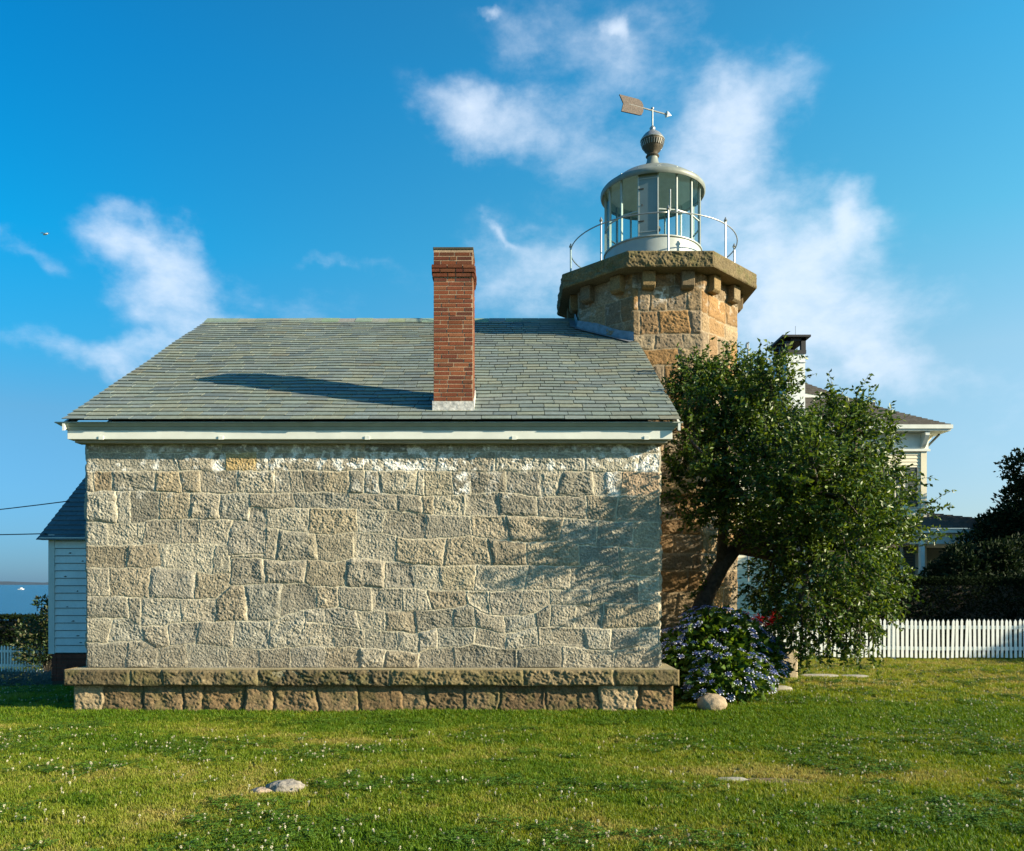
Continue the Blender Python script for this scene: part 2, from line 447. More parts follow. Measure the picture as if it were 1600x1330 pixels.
# ------------------------------------------------------------------ rubble masonry
def poly(pts):
    p = np.array(pts, float)
    return lambda u: np.interp(u, p[:, 0], p[:, 1])
def masonry(U, Vv, bounds, joints, seed, warp=.012):
    """U, Vv in metres (V downwards). returns stone id and distance to the nearest joint"""
    Uw = U + warp * fbm(U * 6, Vv * 6, seed, 3) * 1.2
    Vw = Vv + warp * fbm(U * 6 + 31, Vv * 6 + 7, seed + 5, 3) * 1.2
    sid = np.zeros(U.shape, int); dist = np.full(U.shape, 0.0)
    B = [b(Uw) for b in bounds]
    rr = np.random.default_rng(seed)
    for k in range(len(B) - 1):
        top, bot = B[k], B[k + 1]
        msk = (Vw >= top) & (Vw < bot)
        dv = np.minimum(Vw - top, bot - Vw)
        mid = (top + bot) / 2
        idx = np.zeros(U.shape, int); dx = np.full(U.shape, 9.0)
        for j, uj in enumerate(joints[k]):
            tilt = rr.normal(0, .10)
            pos = uj + tilt * (Vw - mid)
            idx += (Uw > pos)
            dx = np.minimum(dx, np.abs(Uw - pos))
        d = (np.maximum(dx, 1e-4)**-3.0 + np.maximum(dv, 1e-4)**-3.0)**(-1/3.0)
        sid = np.where(msk, (k + 1) * 64 + idx, sid)
        dist = np.where(msk, d, dist)
    return sid, dist
def panel(name, parent, origin, ex, W, H, step, bounds, joints, seed, palette, mortar, mat=None, relief=.03, rough=.012,
          edge=True, white=None, stain=None, jw=.008, warp=.012, soft=.02, grain=1.0, facets=.006, label=None):
    """one face of rubble masonry: a fine relief sheet. origin = top-left corner seen from outside, ex = unit vector to the right"""
    ex = Vector(ex); nrm = Vector((ex.y, -ex.x, 0))          # outward
    nu, nv = max(2, int(W / step) + 1), max(2, int(H / step) + 1)
    u = np.linspace(0, W, nu); v = np.linspace(0, H, nv)
    U, V = np.meshgrid(u, v)
    sid, d = masonry(U, V, bounds, joints, seed, warp)
    rr = np.random.default_rng(seed + 99)
    n_id = 64 * 40
    off = rr.normal(0, .35 * relief if relief < .012 else .005, n_id)[sid]; tu = rr.normal(0, .035, n_id)[sid]; tv = rr.normal(0, .035, n_id)[sid]
    # joint width varies
    j = jw * (1 + .7 * fbm(U * 5, V * 5, seed + 3, 2))
    m = sstep(j * .65, j * 1.3, d)
    body = sstep(j * .3, j + soft, d)
    ox, oy = rr.uniform(0, 50, n_id)[sid], rr.uniform(0, 50, n_id)[sid]
    big = fbm((U + ox) * 5, (V + oy) * 7, seed + 11, 3)
    ridg = 1 - np.abs(fbm((U * .9 + V * .35 + ox) * 13, (V - U * .3 + oy) * 17, seed + 12, 3)) * 2
    fine = fbm(U * 42, V * 42, seed + 13, 3) + (.5 * fbm(U * 95, V * 95, seed + 15, 2) if step < .008 else 0)
    h = body * (relief + off + tu * np.sin(U * 4) * .10 + tv * np.sin(V * 5) * .10) + m * sstep(0, .045, d) * (big * rough * 1.0 + ridg * rough * .55) + m * fine * rough * .30 * grain
    am = rr.uniform(.45, 1.45, n_id)[sid]                     # some blocks are split smoother than others
    h += m * sstep(0, .05, d) * (am - 1) * (big * rough * .8 + ridg * rough * .45)
    for q in range(3):                                       # broad cleavage planes
        an = rr.uniform(0, 2 * PI, n_id)[sid]; fo = rr.uniform(-.2, .2, n_id)[sid]; fa = rr.uniform(-1, 1, n_id)[sid] * facets
        sd = np.cos(an) * np.sin(U * 2.2 + ox) + np.sin(an) * np.sin(V * 3.1 + oy) + .25 * big
        h += m * sstep(0, .05, d) * np.clip(np.abs(sd - fo) * 1.6, 0, 1) * fa
    h += (1 - m) * .002 * fbm(U * 20, V * 20, seed + 14, 2)
    if edge:
        e = np.minimum.reduce([U, W - U, V, H - V])
        h = h * sstep(0, .02, e)
    P = (np.array(origin)[None, None] + U[..., None] * np.array(ex)[None, None] + V[..., None] * np.array([0, 0, -1.0])
         + h[..., None] * np.array(nrm)[None, None])
    pal = np.array(palette); pick = rr.integers(0, len(pal), n_id)
    jit = rr.normal(1, .075, (n_id, 1))
    sc = (pal[pick] * jit)[sid]
    sc = sc * (1 + .10 * big[..., None]) * (1 + .14 * fbm(U * 11, V * 11, seed + 21, 3)[..., None])
    mc = np.array(mortar) * (1 + .10 * fbm(U * 9, V * 9, seed + 22, 2)[..., None])
    col = mc * (1 - m[..., None]) + sc * m[..., None]
    if white is not None:
        w = np.clip(white(U, V, sid), 0, 1)[..., None]
        col = col * (1 - w) + np.array([.74, .72, .66]) * w
    if stain is not None:
        col = stain(U, V, col, sid)
    i = np.arange(nu * nv).reshape(nv, nu)
    Fq = np.stack([i[:-1, :-1], i[1:, :-1], i[1:, 1:], i[:-1, 1:]], -1).reshape(-1, 4)
    me = mesh_np(name, P.reshape(-1, 3), Fq, mat or M_granite, np.clip(col, 0, 1).reshape(-1, 3), smooth=True)
    o = link(name, me, parent)
    if label: o['label'] = label
    return o
def auto_layout(W, H, ch, sw, seed):
    rr = np.random.default_rng(seed)
    bounds = [poly([(0, 0), (W, 0)])]; joints = []; z = 0
    while z < H - ch * .6:
        c = ch * rr.uniform(.75, 1.25)
        z2 = z + c
        if z2 > H - ch * .5: z2 = H
        us = np.linspace(0, W, max(2, int(W / .5) + 1))
        bounds.append(poly([(u, z2 + (rr.normal(0, .018) if z2 < H else 0.001)) for u in us]))
        js = []; u = rr.uniform(.3, 1) * sw
        while u < W - sw * .35: js.append(u); u += sw * rr.uniform(.55, 1.5)
        joints.append(js); z = z2
    return bounds, joints

GRAN = [(.33, .295, .225), (.27, .245, .19), (.36, .325, .25), (.30, .275, .22), (.25, .23, .18), (.32, .275, .195), (.29, .26, .20), (.34, .315, .25), (.37, .335, .255), (.28, .265, .215), (.31, .265, .19)]
MORT = (.50, .45, .33)
house = thing('stone_house', 'long granite block house with green grey slate gable roof and red brick chimney', 'house', (0, 0, 0))
WY = 10.5                                     # front wall plane
S = 3.023                                     # traced units per photograph pixel
def tu(U): return ((120 + U / S) - 800) / F * WY
def tz(V): return EYE + (912 - (680 + V / S)) / F * WY
X0, X1 = tu(46), tu(2752)
ZT = 3.56; ZB = .55
k = WY / F / S
def LP(pts): return poly([((U - 46) * k, (ZT - tz(V))) for U, V in pts])
def LJ(js): return [(U - 46) * k for U in js]
B = [LP([(0, -5), (2800, -5)]),
     LP([(0, 84), (600, 84), (1300, 80), (1700, 82), (2000, 78), (2800, 84)]),
     LP([(0, 172), (500, 168), (900, 170), (1350, 168), (1700, 170), (2500, 172), (2800, 172)]),
     LP([(0, 265), (240, 265), (380, 268), (600, 275), (900, 275), (1100, 270), (1300, 275), (1500, 280), (1640, 285), (1800, 285), (2000, 270), (2180, 290), (2560, 285), (2800, 290)]),
     LP([(0, 405), (250, 418), (390, 400), (690, 396), (812, 404), (820, 345), (1150, 345), (1300, 350), (1500, 358), (1700, 378), (1840, 380), (2000, 380), (2180, 385), (2400, 395), (2560, 410), (2800, 412)]),
     LP([(0, 525), (240, 520), (400, 510), (600, 512), (712, 520), (724, 568), (890, 562), (900, 435), (1000, 450), (1096, 465), (1200, 470), (1326, 458), (1451, 462), (1560, 490), (1700, 490), (1860, 475), (1950, 490), (2033, 500), (2130, 510), (2291, 500), (2458, 528), (2628, 530), (2800, 545)]),
     LP([(0, 628), (300, 628), (400, 625), (560, 640), (640, 655), (722, 650), (734, 580), (880, 582), (940, 595), (1136, 590), (1220, 600), (1308, 580), (1400, 585), (1506, 600), (1620, 610), (1736, 622), (1860, 615), (2123, 615), (2373, 620), (2520, 622), (2570, 662), (2800, 670)]),
     LP([(0, 755), (240, 765), (370, 770), (545, 775), (660, 770), (690, 750), (725, 710), (850, 705), (960, 700), (1080, 700), (1100, 712), (1270, 718), (1456, 722), (1600, 725), (1700, 735), (1880, 735), (1960, 740), (2123, 730), (2330, 732), (2430, 728), (2528, 685), (2800, 672)]),
     LP([(0, 862), (245, 865), (305, 905), (400, 900), (500, 885), (655, 882), (740, 875), (900, 885), (990, 852), (1060, 830), (1130, 815), (1236, 815), (1330, 830), (1540, 832), (1700, 825), (1780, 815), (1850, 800), (1950, 850), (2098, 855), (2160, 845), (2233, 800), (2430, 805), (2480, 795), (2800, 795)]),
     LP([(0, 980), (160, 980), (310, 970), (380, 1005), (430, 1000), (480, 990), (570, 985), (740, 1005), (850, 1010), (920, 1010), (1070, 996), (1080, 882), (1210, 895), (1330, 915), (1458, 925), (1600, 940), (1700, 910), (1880, 905), (2020, 940), (2180, 905), (2400, 910), (2500, 915), (2650, 910), (2800, 905)]),
     LP([(0, 980), (160, 980), (310, 970), (380, 1005), (430, 1000), (480, 990), (570, 985), (740, 1005), (850, 1010), (920, 1010), (1076, 996), (1360, 1003), (1520, 1018), (1610, 1030), (1700, 1002), (1790, 1000), (1880, 985), (2020, 1010), (2080, 1015), (2240, 990), (2400, 1005), (2530, 1020), (2650, 1000), (2800, 1000)]),
     LP([(0, 1135), (2800, 1135)])]
J = [LJ([100, 690, 900, 1361, 1565, 1833, 2063, 2263, 2648]),
     LJ([475, 640, 700, 905, 1361, 1700, 1978, 2400, 2653]),
     LJ([80, 168, 372, 492, 585, 758, 934, 1006, 1068, 1286, 1361, 1428, 1606, 1640, 1778, 1858, 2028, 2193, 2278, 2443, 2493, 2568]),
     LJ([190, 255, 390, 535, 675, 816, 1031, 1281, 1514, 1631, 1688, 1838, 1993, 2175, 2408, 2551]),
     LJ([145, 315, 490, 580, 718, 893, 1096, 1326, 1451, 1646, 1863, 2033, 2291, 2458, 2628]),
     LJ([240, 392, 645, 728, 946, 1136, 1308, 1506, 1736, 1953, 2123, 2373, 2563]),
     LJ([155, 345, 560, 730, 886, 1081, 1271, 1456, 1596, 1716, 1883, 2123, 2333, 2528, 2565]),
     LJ([245, 305, 490, 655, 800, 966, 1131, 1236, 1396, 1536, 1666, 1843, 1950, 2098, 2233, 2428, 2653]),
     LJ([160, 310, 435, 570, 745, 911, 1076, 1171, 1326, 1458, 1601, 1778, 1883, 2023, 2168, 2238, 2358, 2483]),
     LJ([1211, 1361, 1514, 1616, 1703, 1883, 2028, 2178, 2403, 2523, 2658]),
     LJ([235, 385, 522, 710, 860, 1011, 1171, 1336, 1451, 1616, 1783, 2078, 2293, 2538])]
def front_white(U, V, sid):
    uu = U / k + 46; vv = (680 + 0) * 0 + (ZT - V - EYE) ; py = 912 - vv * F / WY; vt = (py - 680) * S
    n = fbm(U * 9, V * 9, 301, 4); n2 = fbm(U * 2, V * 2, 305, 3)
    w = sstep(.05, .45, n + .9 * np.exp(-((vt - 110) / 70)**2) * (.25 + n2) - .35)
    def patch(c, r, a): return a * np.exp(-(np.abs(uu - c) / r)**4) * sstep(-.25, .3, n)
    row2 = (sid // 64 == 2); row3 = (sid // 64 == 3); row1 = sid // 64 == 1
    w = w * (row1 | row2) * .8
    w += row2 * (patch(668, 28, 1) + patch(1530, 160, .95) + patch(1760, 60, .7) + patch(2690, 60, .9))
    w += row3 * (patch(1820, 34, 1.0) + patch(2530, 36, .8) + patch(1395, 30, .5))
    w += row1 * patch(2450, 190, .6)
    w += .25 * sstep(.35, .6, fbm(U * 5, V * 5, 411, 4)) * (vt < 300)
    return w
def front_stain(U, V, col, sid):
    uu = U / k + 46; py = 912 - (ZT - V - EYE) * F / WY; vt = (py - 680) * S
    def warm(r, lo, hi, c, a):
        nonlocal col
        m = ((sid // 64 == r) & (uu > lo) & (uu < hi))[..., None] * a
        tex = np.array(c) * (1 + .3 * fbm(U * 12, V * 12, 77, 3))[..., None]
        mort = (np.abs(col - np.array(MORT)).sum(-1) < .06)[..., None]
        col = np.where(mort, col, col * (1 - m) + tex * m)
    warm(2, 705, 850, (.42, .30, .13), .85); warm(3, 372, 492, (.33, .26, .16), .5); warm(3, 1640, 1775, (.35, .30, .20), .55)
    warm(3, 2570, 2760, (.40, .29, .19), .9); warm(7, 1725, 1880, (.36, .30, .19), .6); warm(6, 1096, 1320, (.33, .28, .19), .5)
    warm(5, 1100, 1320, (.32, .27, .18), .6); warm(4, 1690, 1840, (.33, .29, .2), .3); warm(3, 85, 165, (.26, .19, .11), .7)
    warm(3, 1170, 1286, (.40, .33, .22), .5)
    # wall darkens towards its foot, along an uneven edge
    w = sstep(960, 1120, vt + 60 * fbm(U * 2, V * 2, 9, 3))[..., None]
    return col * (1 - .22 * w)
panel('wall', house, (X0, WY, ZT), (1, 0, 0), X1 - X0, ZT - ZB, .0062, B, J, 3, GRAN, MORT, white=front_white, stain=front_stain,
      relief=.0055, rough=.0072, jw=.0060, soft=.008, grain=2.0, facets=.0075, label='sunlit front wall of pale grey granite blocks with raised mortar')
GZ0, GZ1 = 3.715, 6.575; EY0, RY = 10.20, 15.1; BY = 2 * RY - WY
def gable_wall(x, sgn):
    mbb, mj = auto_layout(BY - WY, ZT - ZB, .33, .5, 40 + sgn)
    if sgn < 0: panel('gable_wall', house, (x, BY, ZT), (0, -1, 0), BY - WY, ZT - ZB, .03, mbb, mj, 41, GRAN, MORT)
    else: panel('gable_wall', house, (x, WY, ZT), (0, 1, 0), BY - WY, ZT - ZB, .03, mbb, mj, 42, GRAN, MORT)
    g = MB(); t = .05
    xs = (x, x - sgn * t)
    zr = ZT + .5837 * (RY - WY) - .02
    g.add([(xs[0], WY, ZT), (xs[0], BY, ZT), (xs[0], RY, zr), (xs[1], WY, ZT), (xs[1], BY, ZT), (xs[1], RY, zr)],
          [(0, 1, 2), (3, 5, 4), (0, 2, 5, 3), (1, 4, 5, 2), (0, 3, 4, 1)], (.3, .27, .21))
    g.build('gable_peak', M_granite, house)
gable_wall(X0, -1); gable_wall(X1, 1)
bb, bj = auto_layout(X1 - X0, ZT - ZB, .33, .5, 55)
panel('rear_wall', house, (X1, BY, ZT), (-1, 0, 0), X1 - X0, ZT - ZB, .04, bb, bj, 43, GRAN, MORT)
# plinth: projecting ledge stones over a base course
LED = [(.165, .13, .065), (.14, .11, .055), (.18, .14, .078), (.115, .09, .05), (.15, .118, .06)]
BASEC = [(.18, .12, .06), (.15, .105, .055), (.20, .14, .075), (.125, .085, .045), (.165, .12, .065)]
def moss(U, V, col, sid):
    n = sstep(.05, .5, fbm(U * 4, V * 4, 66, 4))[..., None]
    return col * (1 - .4 * n) + np.array([.10, .10, .035]) * .4 * n
LX0, LX1 = -5.68, 2.12
def ledge():
    y = 10.22; xs = LX0; Wd = LX1 - LX0; H = .205
    js = [(120 + U / S - 800) / F * y - xs for U in (250, 405, 855, 1475, 2110, 2540)]
    pb = [poly([(0, -.05), (9, -.05)]), poly([(0, H + .05), (9, H + .05)])]
    panel('ledge', house, (xs, y, .56), (1, 0, 0), Wd, H, .011, pb, [js], 71, LED, (.26, .22, .13), relief=.016, rough=.017, jw=.006, stain=moss,
          label='projecting mossy brown stone ledge along foot of wall')
    t = MB(); t.box(LX0 + .002, LX1 - .002, y + .003, BY + .2, .37, .553, (.30, .26, .16)); t.build('ledge_core', M_granite, house, bevel=.012)
    y2 = 10.31; x2 = -5.60; W2 = 2.06 - x2
    js = [(120 + U / S - 800) / F * y2 - x2 for U in (125, 310, 505, 595, 790, 930, 1140, 1330, 1545, 1650, 1830, 2000, 2215, 2465, 2650)]
    pb = [poly([(0, -.04), (9, -.04)]), poly([(0, .46), (9, .46)])]
    def first(U, V, col, sid):
        col = moss(U, V, col, sid)
        m = ((sid % 64 == 0) | (sid % 64 == 14))[..., None]
        return np.where(m, col * .35 + np.array([.40, .31, .19]) * .65, col)
    panel('base_course', house, (x2, y2, .37), (1, 0, 0), W2, .42, .011, pb, [js], 72, BASEC, (.07, .055, .035), relief=.016, rough=.013, jw=.008, soft=.016, stain=first, warp=.02, facets=.012,
          label='damp brown base course of large blocks')
    c = MB(); c.box(x2 + .01, 2.05, y2 + .015, BY + .1, -.6, .368, (.13, .10, .06)); c.build('foundation', M_granite, house)
    # returns at the left and right ends
    pb = [poly([(0, -.05), (11, -.05)]), poly([(0, H + .05), (11, H + .05)])]
    panel('ledge_return', house, (LX0, 19.9, .56), (0, -1, 0), 9.68, H, .03, pb, [[1, 2.2, 3.3, 4.8, 6, 7.4, 8.6]], 73, LED, (.26, .22, .13), relief=.01, rough=.014, jw=.006)
ledge()

# ---- roof of individual slates
def slates():
    ln = math.hypot(RY - EY0, GZ1 - GZ0); cs, sn = (RY - EY0) / ln, (GZ1 - GZ0) / ln
    xl, xr = -5.70, 2.14
    PAL = [(.175, .225, .185), (.16, .21, .175), (.185, .225, .18), (.155, .205, .18), (.18, .22, .165), (.165, .21, .185), (.145, .185, .165), (.195, .23, .17), (.16, .21, .19)]
    for side in (0, 1):
        sl = MB(); s = 0; row = 0
        expo = .152
        nrow = int(ln / expo)
        expo = ln / nrow
        for row in range(nrow):
            s = row * expo
            x = xl - (.5 if row % 2 else .05) * .30 * rnd.uniform(.7, 1.3)
            while x < xr:
                w = rnd.choice((.20, .25, .30, .30, .34)) * rnd.uniform(.95, 1.05) + (.06 if row < 2 else 0)
                a, b2 = max(x, xl) + .0042, min(x + w, xr) - .0042
                x += w
                if b2 - a < .03: continue
                js = rnd.gauss(0, .0045) + (rnd.random() < .012) * -.02; th = .008 + rnd.uniform(-.002, .003)
                c = rnd.choice(PAL); jj = rnd.uniform(.90, 1.10); c = (c[0] * jj * 1.06, c[1] * jj * .97, c[2] * jj)
                if rnd.random() < .02: c = (.19, .19, .14)
                if rnd.random() < .03: c = (.125, .155, .15)
                def P(xx, ss, hh):
                    hh = hh + min(1, ss) * .010 * math.sin(xx * 1.3 + ss * .7) * math.sin(ss * 1.9) + min(1, ss) * .004 * math.sin(xx * 4.1)
                    yy = EY0 + ss * cs - hh * sn; zz = GZ0 + ss * sn + hh * cs
                    return (xx, yy if side == 0 else 2 * RY - yy, zz)
                s0, s1 = s + js, min(s + expo * 1.25, ln + .01)
                lift = .016 + th
                skew = rnd.gauss(0, .0018)
                vs = [P(a, s0, lift - th), P(b2, s0 + skew, lift - th), P(b2, s1, -.004), P(a, s1, -.004), P(a, s0, lift), P(b2, s0 + skew, lift), P(b2, s1, .006), P(a, s1, .006)]
                fs = [(0,3,2,1),(4,5,6,7),(0,1,5,4),(1,2,6,5),(2,3,7,6),(3,0,4,7)]
                if side: fs = [f[::-1] for f in fs]
                sl.add(vs, fs, c)
        if side == 0: roof = sl.build('roof', M_slate, house); roof['label'] = 'grey green slate roof slope facing viewer'
        else: sl.build('roof', M_slate, house)
    d = MB()                                               # boards under the slates
    for side in (0, 1):
        def Q(x, y, z): return (x, y if side == 0 else 2 * RY - y, z)
        v = [Q(xl + .03, EY0 + .12, GZ0 + .065), Q(xr - .03, EY0 + .12, GZ0 + .065), Q(xr - .03, RY, GZ1 - .02), Q(xl + .03, RY, GZ1 - .02)]
        v += [(p[0], p[1], p[2] - .04) for p in v]
        d.add(v, [(0,1,2,3),(7,6,5,4),(0,4,5,1),(1,5,6,2),(2,6,7,3),(3,7,4,0)], (.03, .03, .028))
    d.build('roof_deck', M_slate, house)
    rc = MB(); x = xl                                      # ridge slates
    while x < 1.25:
        w = .31; j = rnd.uniform(-.004, .004); c = tuple(q * rnd.uniform(.9, 1.2) for q in (.20, .22, .165))
        for sg in (-1, 1):
            y1 = RY + sg * .17; z1 = GZ1 - .17 * .5837 + .028 + j
            rc.add([(x, RY, GZ1 + .045 + j), (x + w - .004, RY, GZ1 + .045 + j), (x + w - .004, y1, z1), (x, y1, z1),
                    (x, RY, GZ1 + .033 + j), (x + w - .004, RY, GZ1 + .033 + j), (x + w - .004, y1, z1 - .012), (x, y1, z1 - .012)],
                   [(0,1,2,3),(7,6,5,4),(3,2,6,7),(0,3,7,4),(1,5,6,2)] if sg > 0 else [(3,2,1,0),(4,5,6,7),(7,6,2,3),(4,7,3,0),(2,6,5,1)], c)
        x += w
    rc.build('ridge_cap', M_slate, roof)
    # white rake boards on both gable ends
    for x, n in ((xl - .012, -1), (xr - .03, 1)):
        r = MB()
        for side in (0, 1):
            def Q(y, z): return (y if side == 0 else 2 * RY - y, z)
            a, b2 = Q(EY0 + .04, GZ0 - .02), Q(RY, GZ1 - .02)
            r.add([(x, a[0], a[1]), (x, b2[0], b2[1]), (x, b2[0], b2[1] - .11), (x, a[0], a[1] - .10), (x + .03, a[0], a[1]), (x + .03, b2[0], b2[1]), (x + .03, b2[0], b2[1] - .11), (x + .03, a[0], a[1] - .10)],
                  [(0,1,2,3),(7,6,5,4),(0,4,5,1),(3,2,6,7),(0,3,7,4),(1,5,6,2)])
        r.build('rake_board', M_trim, house)
slates()
def cornice():
    for side in (0, 1):
        def Y(y): return y if side == 0 else 2 * RY - y
        c = MB()
        def fr(x0, x1, y0, z0, X0_, X1_, Y0_, Z0_, yb):
            vs = [(x0, Y(y0), z0), (x1, Y(y0), z0), (x1, Y(yb), z0), (x0, Y(yb), z0), (X0_, Y(Y0_), Z0_), (X1_, Y(Y0_), Z0_), (X1_, Y(yb), Z0_), (X0_, Y(yb), Z0_)]
            fs = [(0,3,2,1),(4,5,6,7),(0,1,5,4),(1,2,6,5),(2,3,7,6),(3,0,4,7)]
            if side: fs = [f[::-1] for f in fs]
            c.add(vs, fs)
        fr(-5.70, 2.06, 10.300, 3.612, -5.74, 2.10, 10.285, 3.655, 10.45)
        fr(-5.745, 2.105, 10.275, 3.655, -5.80, 2.16, 10.245, 3.69, 10.45)
        fr(-5.81, 2.17, 10.235, 3.69, -5.81, 2.17, 10.235, 3.706, 10.45)
        c.build('crown_moulding', M_crown, house, bevel=.004)
        f = MB(); f.box(-5.685, 2.05, min(Y(10.31), Y(10.46)), max(Y(10.31), Y(10.46)), 3.497, 3.609)
        fo = f.build('gutter_board', M_trim, house, bevel=.003)
        if side == 0:
            for xx in (-5.25, -3.72, -1.85, .03, 1.72):
                b = MB(); b.box(xx - .03, xx + .03, 10.298, 10.309, 3.49, 3.535); b.build('strap', M_trim, fo)
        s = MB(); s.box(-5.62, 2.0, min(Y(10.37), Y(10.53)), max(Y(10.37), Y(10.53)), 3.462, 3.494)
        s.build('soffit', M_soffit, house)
cornice()
def chimney():
    xc, y0, w, dp = -.765, 10.5, .518, .46; zt = 6.01; zb = 3.86
    core = MB(); core.box(xc - w/2 + .004, xc + w/2 - .004, y0 + .004, y0 + dp - .004, 3.6, zt - .01, (.36, .26, .17))
    PAL = [(.185, .056, .027), (.165, .050, .026), (.205, .066, .031), (.145, .044, .026), (.185, .062, .03), (.21, .078, .038), (.115, .040, .026), (.175, .052, .026), (.155, .056, .030)]
    rowh = .0555; n = int((zt - zb) / rowh); m = MB()
    for r in range(n):
        z0 = zb + r * rowh; grow = 0
        if n - 6 <= r <= n - 4: grow = .016
        if n - 5 <= r <= n - 4: grow = .026
        hw, hd = w / 2 + grow, dp + grow
        ya, yb = y0 - grow, y0 + hd
        for (ax, o, length) in ((0, ya, 2 * hw), (1, xc + hw, yb - ya), (0, yb, 2 * hw), (1, xc - hw, yb - ya)):
            p = -(.11 if r % 2 else 0) * rnd.uniform(.8, 1.2)
            while p < length - .01:
                L_ = (.202 if rnd.random() < .8 else .1) * rnd.uniform(.95, 1.05)
                a, b = max(p, 0) + .0068, min(p + L_, length) - .0068
                p += L_
                if b - a < .02: continue
                c = rnd.choice(PAL); q = rnd.uniform(.86, 1.14)
                if r > n - 7: q *= .72
                c = tuple(t * q for t in c)
                pr = rnd.uniform(-.002, .003)
                zz0, zz1 = z0 + .0068 + rnd.uniform(-.001, .001), z0 + rowh - .0062
                if ax == 0:
                    xa, xb = xc - hw + a, xc - hw + b
                    if o == ya: m.box(xa, xb, o - pr, o + .05, zz0, zz1, c)
                    else: m.box(xa, xb, o - .05, o + pr, zz0, zz1, c)
                else:
                    yy0, yy1 = ya + a, ya + b
                    yy0 = max(yy0, ya + .051); yy1 = min(yy1, yb - .051)
                    if yy1 - yy0 < .02: continue
                    if o > xc: m.box(o - .05, o + pr, yy0, yy1, zz0, zz1, c)
                    else: m.box(o - pr, o + .05, yy0, yy1, zz0, zz1, c)
    body = m.build('chimney', M_brick, house)
    body['label'] = 'tall red brick chimney near the eave with corbelled top'
    core.build('mortar_core', M_brick, body)
    t = MB(); t.box(xc - w/2 - .004, xc + w/2 + .004, y0 - .004, y0 + dp + .004, zt - .012, zt + .022, (.07, .065, .045)); t.build('cap', M_brick, body, bevel=.006)
    f = MB(); g = .012
    f.box(xc - w/2 - g, xc + w/2 + g, y0 - g - .004, y0 - .002, 3.86, 4.02)
    f.add([(xc - w/2 - g - .02, y0 - .09, 3.745), (xc + w/2 + g + .02, y0 - .09, 3.745), (xc + w/2 + g, y0 - g - .003, 3.90), (xc - w/2 - g, y0 - g - .003, 3.90)], [(0, 1, 2, 3)])
    for sx in (-1, 1):
        xa = xc + sx * (w / 2 + .002); xb = xc + sx * (w / 2 + g)
        f.add([(xa, y0 - g, 3.8), (xb, y0 - g, 3.8), (xb, y0 + dp, 4.05), (xa, y0 + dp, 4.05), (xa, y0 - g, 4.02), (xb, y0 - g, 4.02), (xb, y0 + dp, 4.28), (xa, y0 + dp, 4.28)],
              [(0,3,2,1),(4,5,6,7),(0,1,5,4),(1,2,6,5),(2,3,7,6),(3,0,4,7)])
    f.build('flashing', M_zinc, body)
chimney()

# ------------------------------------------------------------------ lighthouse tower
TX, TY, AP = 2.63, 15.1, 1.42
tower = thing('lighthouse_tower', 'octagonal brown granite tower with grey lantern room rising behind the house', 'lighthouse', (TX, TY, 0))
WARM = [(.25, .155, .072), (.21, .135, .07), (.245, .175, .10), (.23, .175, .115), (.185, .15, .105), (.265, .155, .065), (.21, .16, .105), (.24, .19, .125), (.165, .12, .072), (.27, .20, .12)]
TM = (.29, .23, .15)
def shaft():
    fw = 2 * AP * math.tan(PI / 8); H = 6.92
    for i in range(8):
        a = i * PI / 4                                     # outward direction angle: 0 = towards the viewer (-y)
        n = Vector((math.sin(a), -math.cos(a), 0)); ex = Vector((math.cos(a), math.sin(a), 0))
        o = n * AP - ex * fw / 2
        vis = i in (0, 1, 6, 7)
        if i == 0:
            q = 13.68 / F / 4.156
            def v(z): return H - (EYE + (912 - (380 + z / 4.156)) / F * 13.68)
            bl = [0, v(285), v(438), v(592), v(686), v(792), v(955)]
            bounds = [poly([(0, b), (.3, b + .015), (.7, b - .012), (fw, b)]) for b in bl]
            js = [[.10, .33, .72, 1.0], [.10, .30, .60, .92], [.13, .45, .98], [.38, .86], [.17, .78], [.36, .55, .86]]
            lb, lj = auto_layout(fw, H - bl[-1], .37, .42, 812)
            def shift(f, dz): return lambda u: f(u) + dz
            bounds += [shift(f, bl[-1]) for f in lb[1:]]; js += lj
        else:
            bounds, js = auto_layout(fw, H, .37, .42, 800 + i)
        def wh(U, V, sid, i=i):
            n2 = fbm(U * 7, V * 7, 500 + i, 4)
            w = .18 * sstep(.35, .6, n2) * (V < .6)
            if i == 0: w = w + .8 * np.exp(-(((U - .58) / .19)**2 + ((V - .38) / .12)**2)**2) * sstep(-.1, .35, n2)
            return w
        o_ = panel('shaft_face', tower, (o.x, o.y, H), ex, fw, H + .3, .012 if vis else .035, bounds, js, 900 + i, WARM, TM, relief=.011, rough=.012, jw=.010, white=wh)
        if i == 0: o_['label'] = 'front face of tower with warm brown blocks'
shaft()
def string_course():
    fw = 2 * AP * math.tan(PI / 8)
    pb = [poly([(0, -.05), (3, -.05)]), poly([(0, .35), (3, .35)])]
    b = MB(); b.box(-fw/2 - .05, fw/2 - .02, -AP - .14, -AP - .035, 3.15, 3.44, (.36, .25, .13)); b.build('stone_band', M_granite, tower, bevel=.015)
string_course()
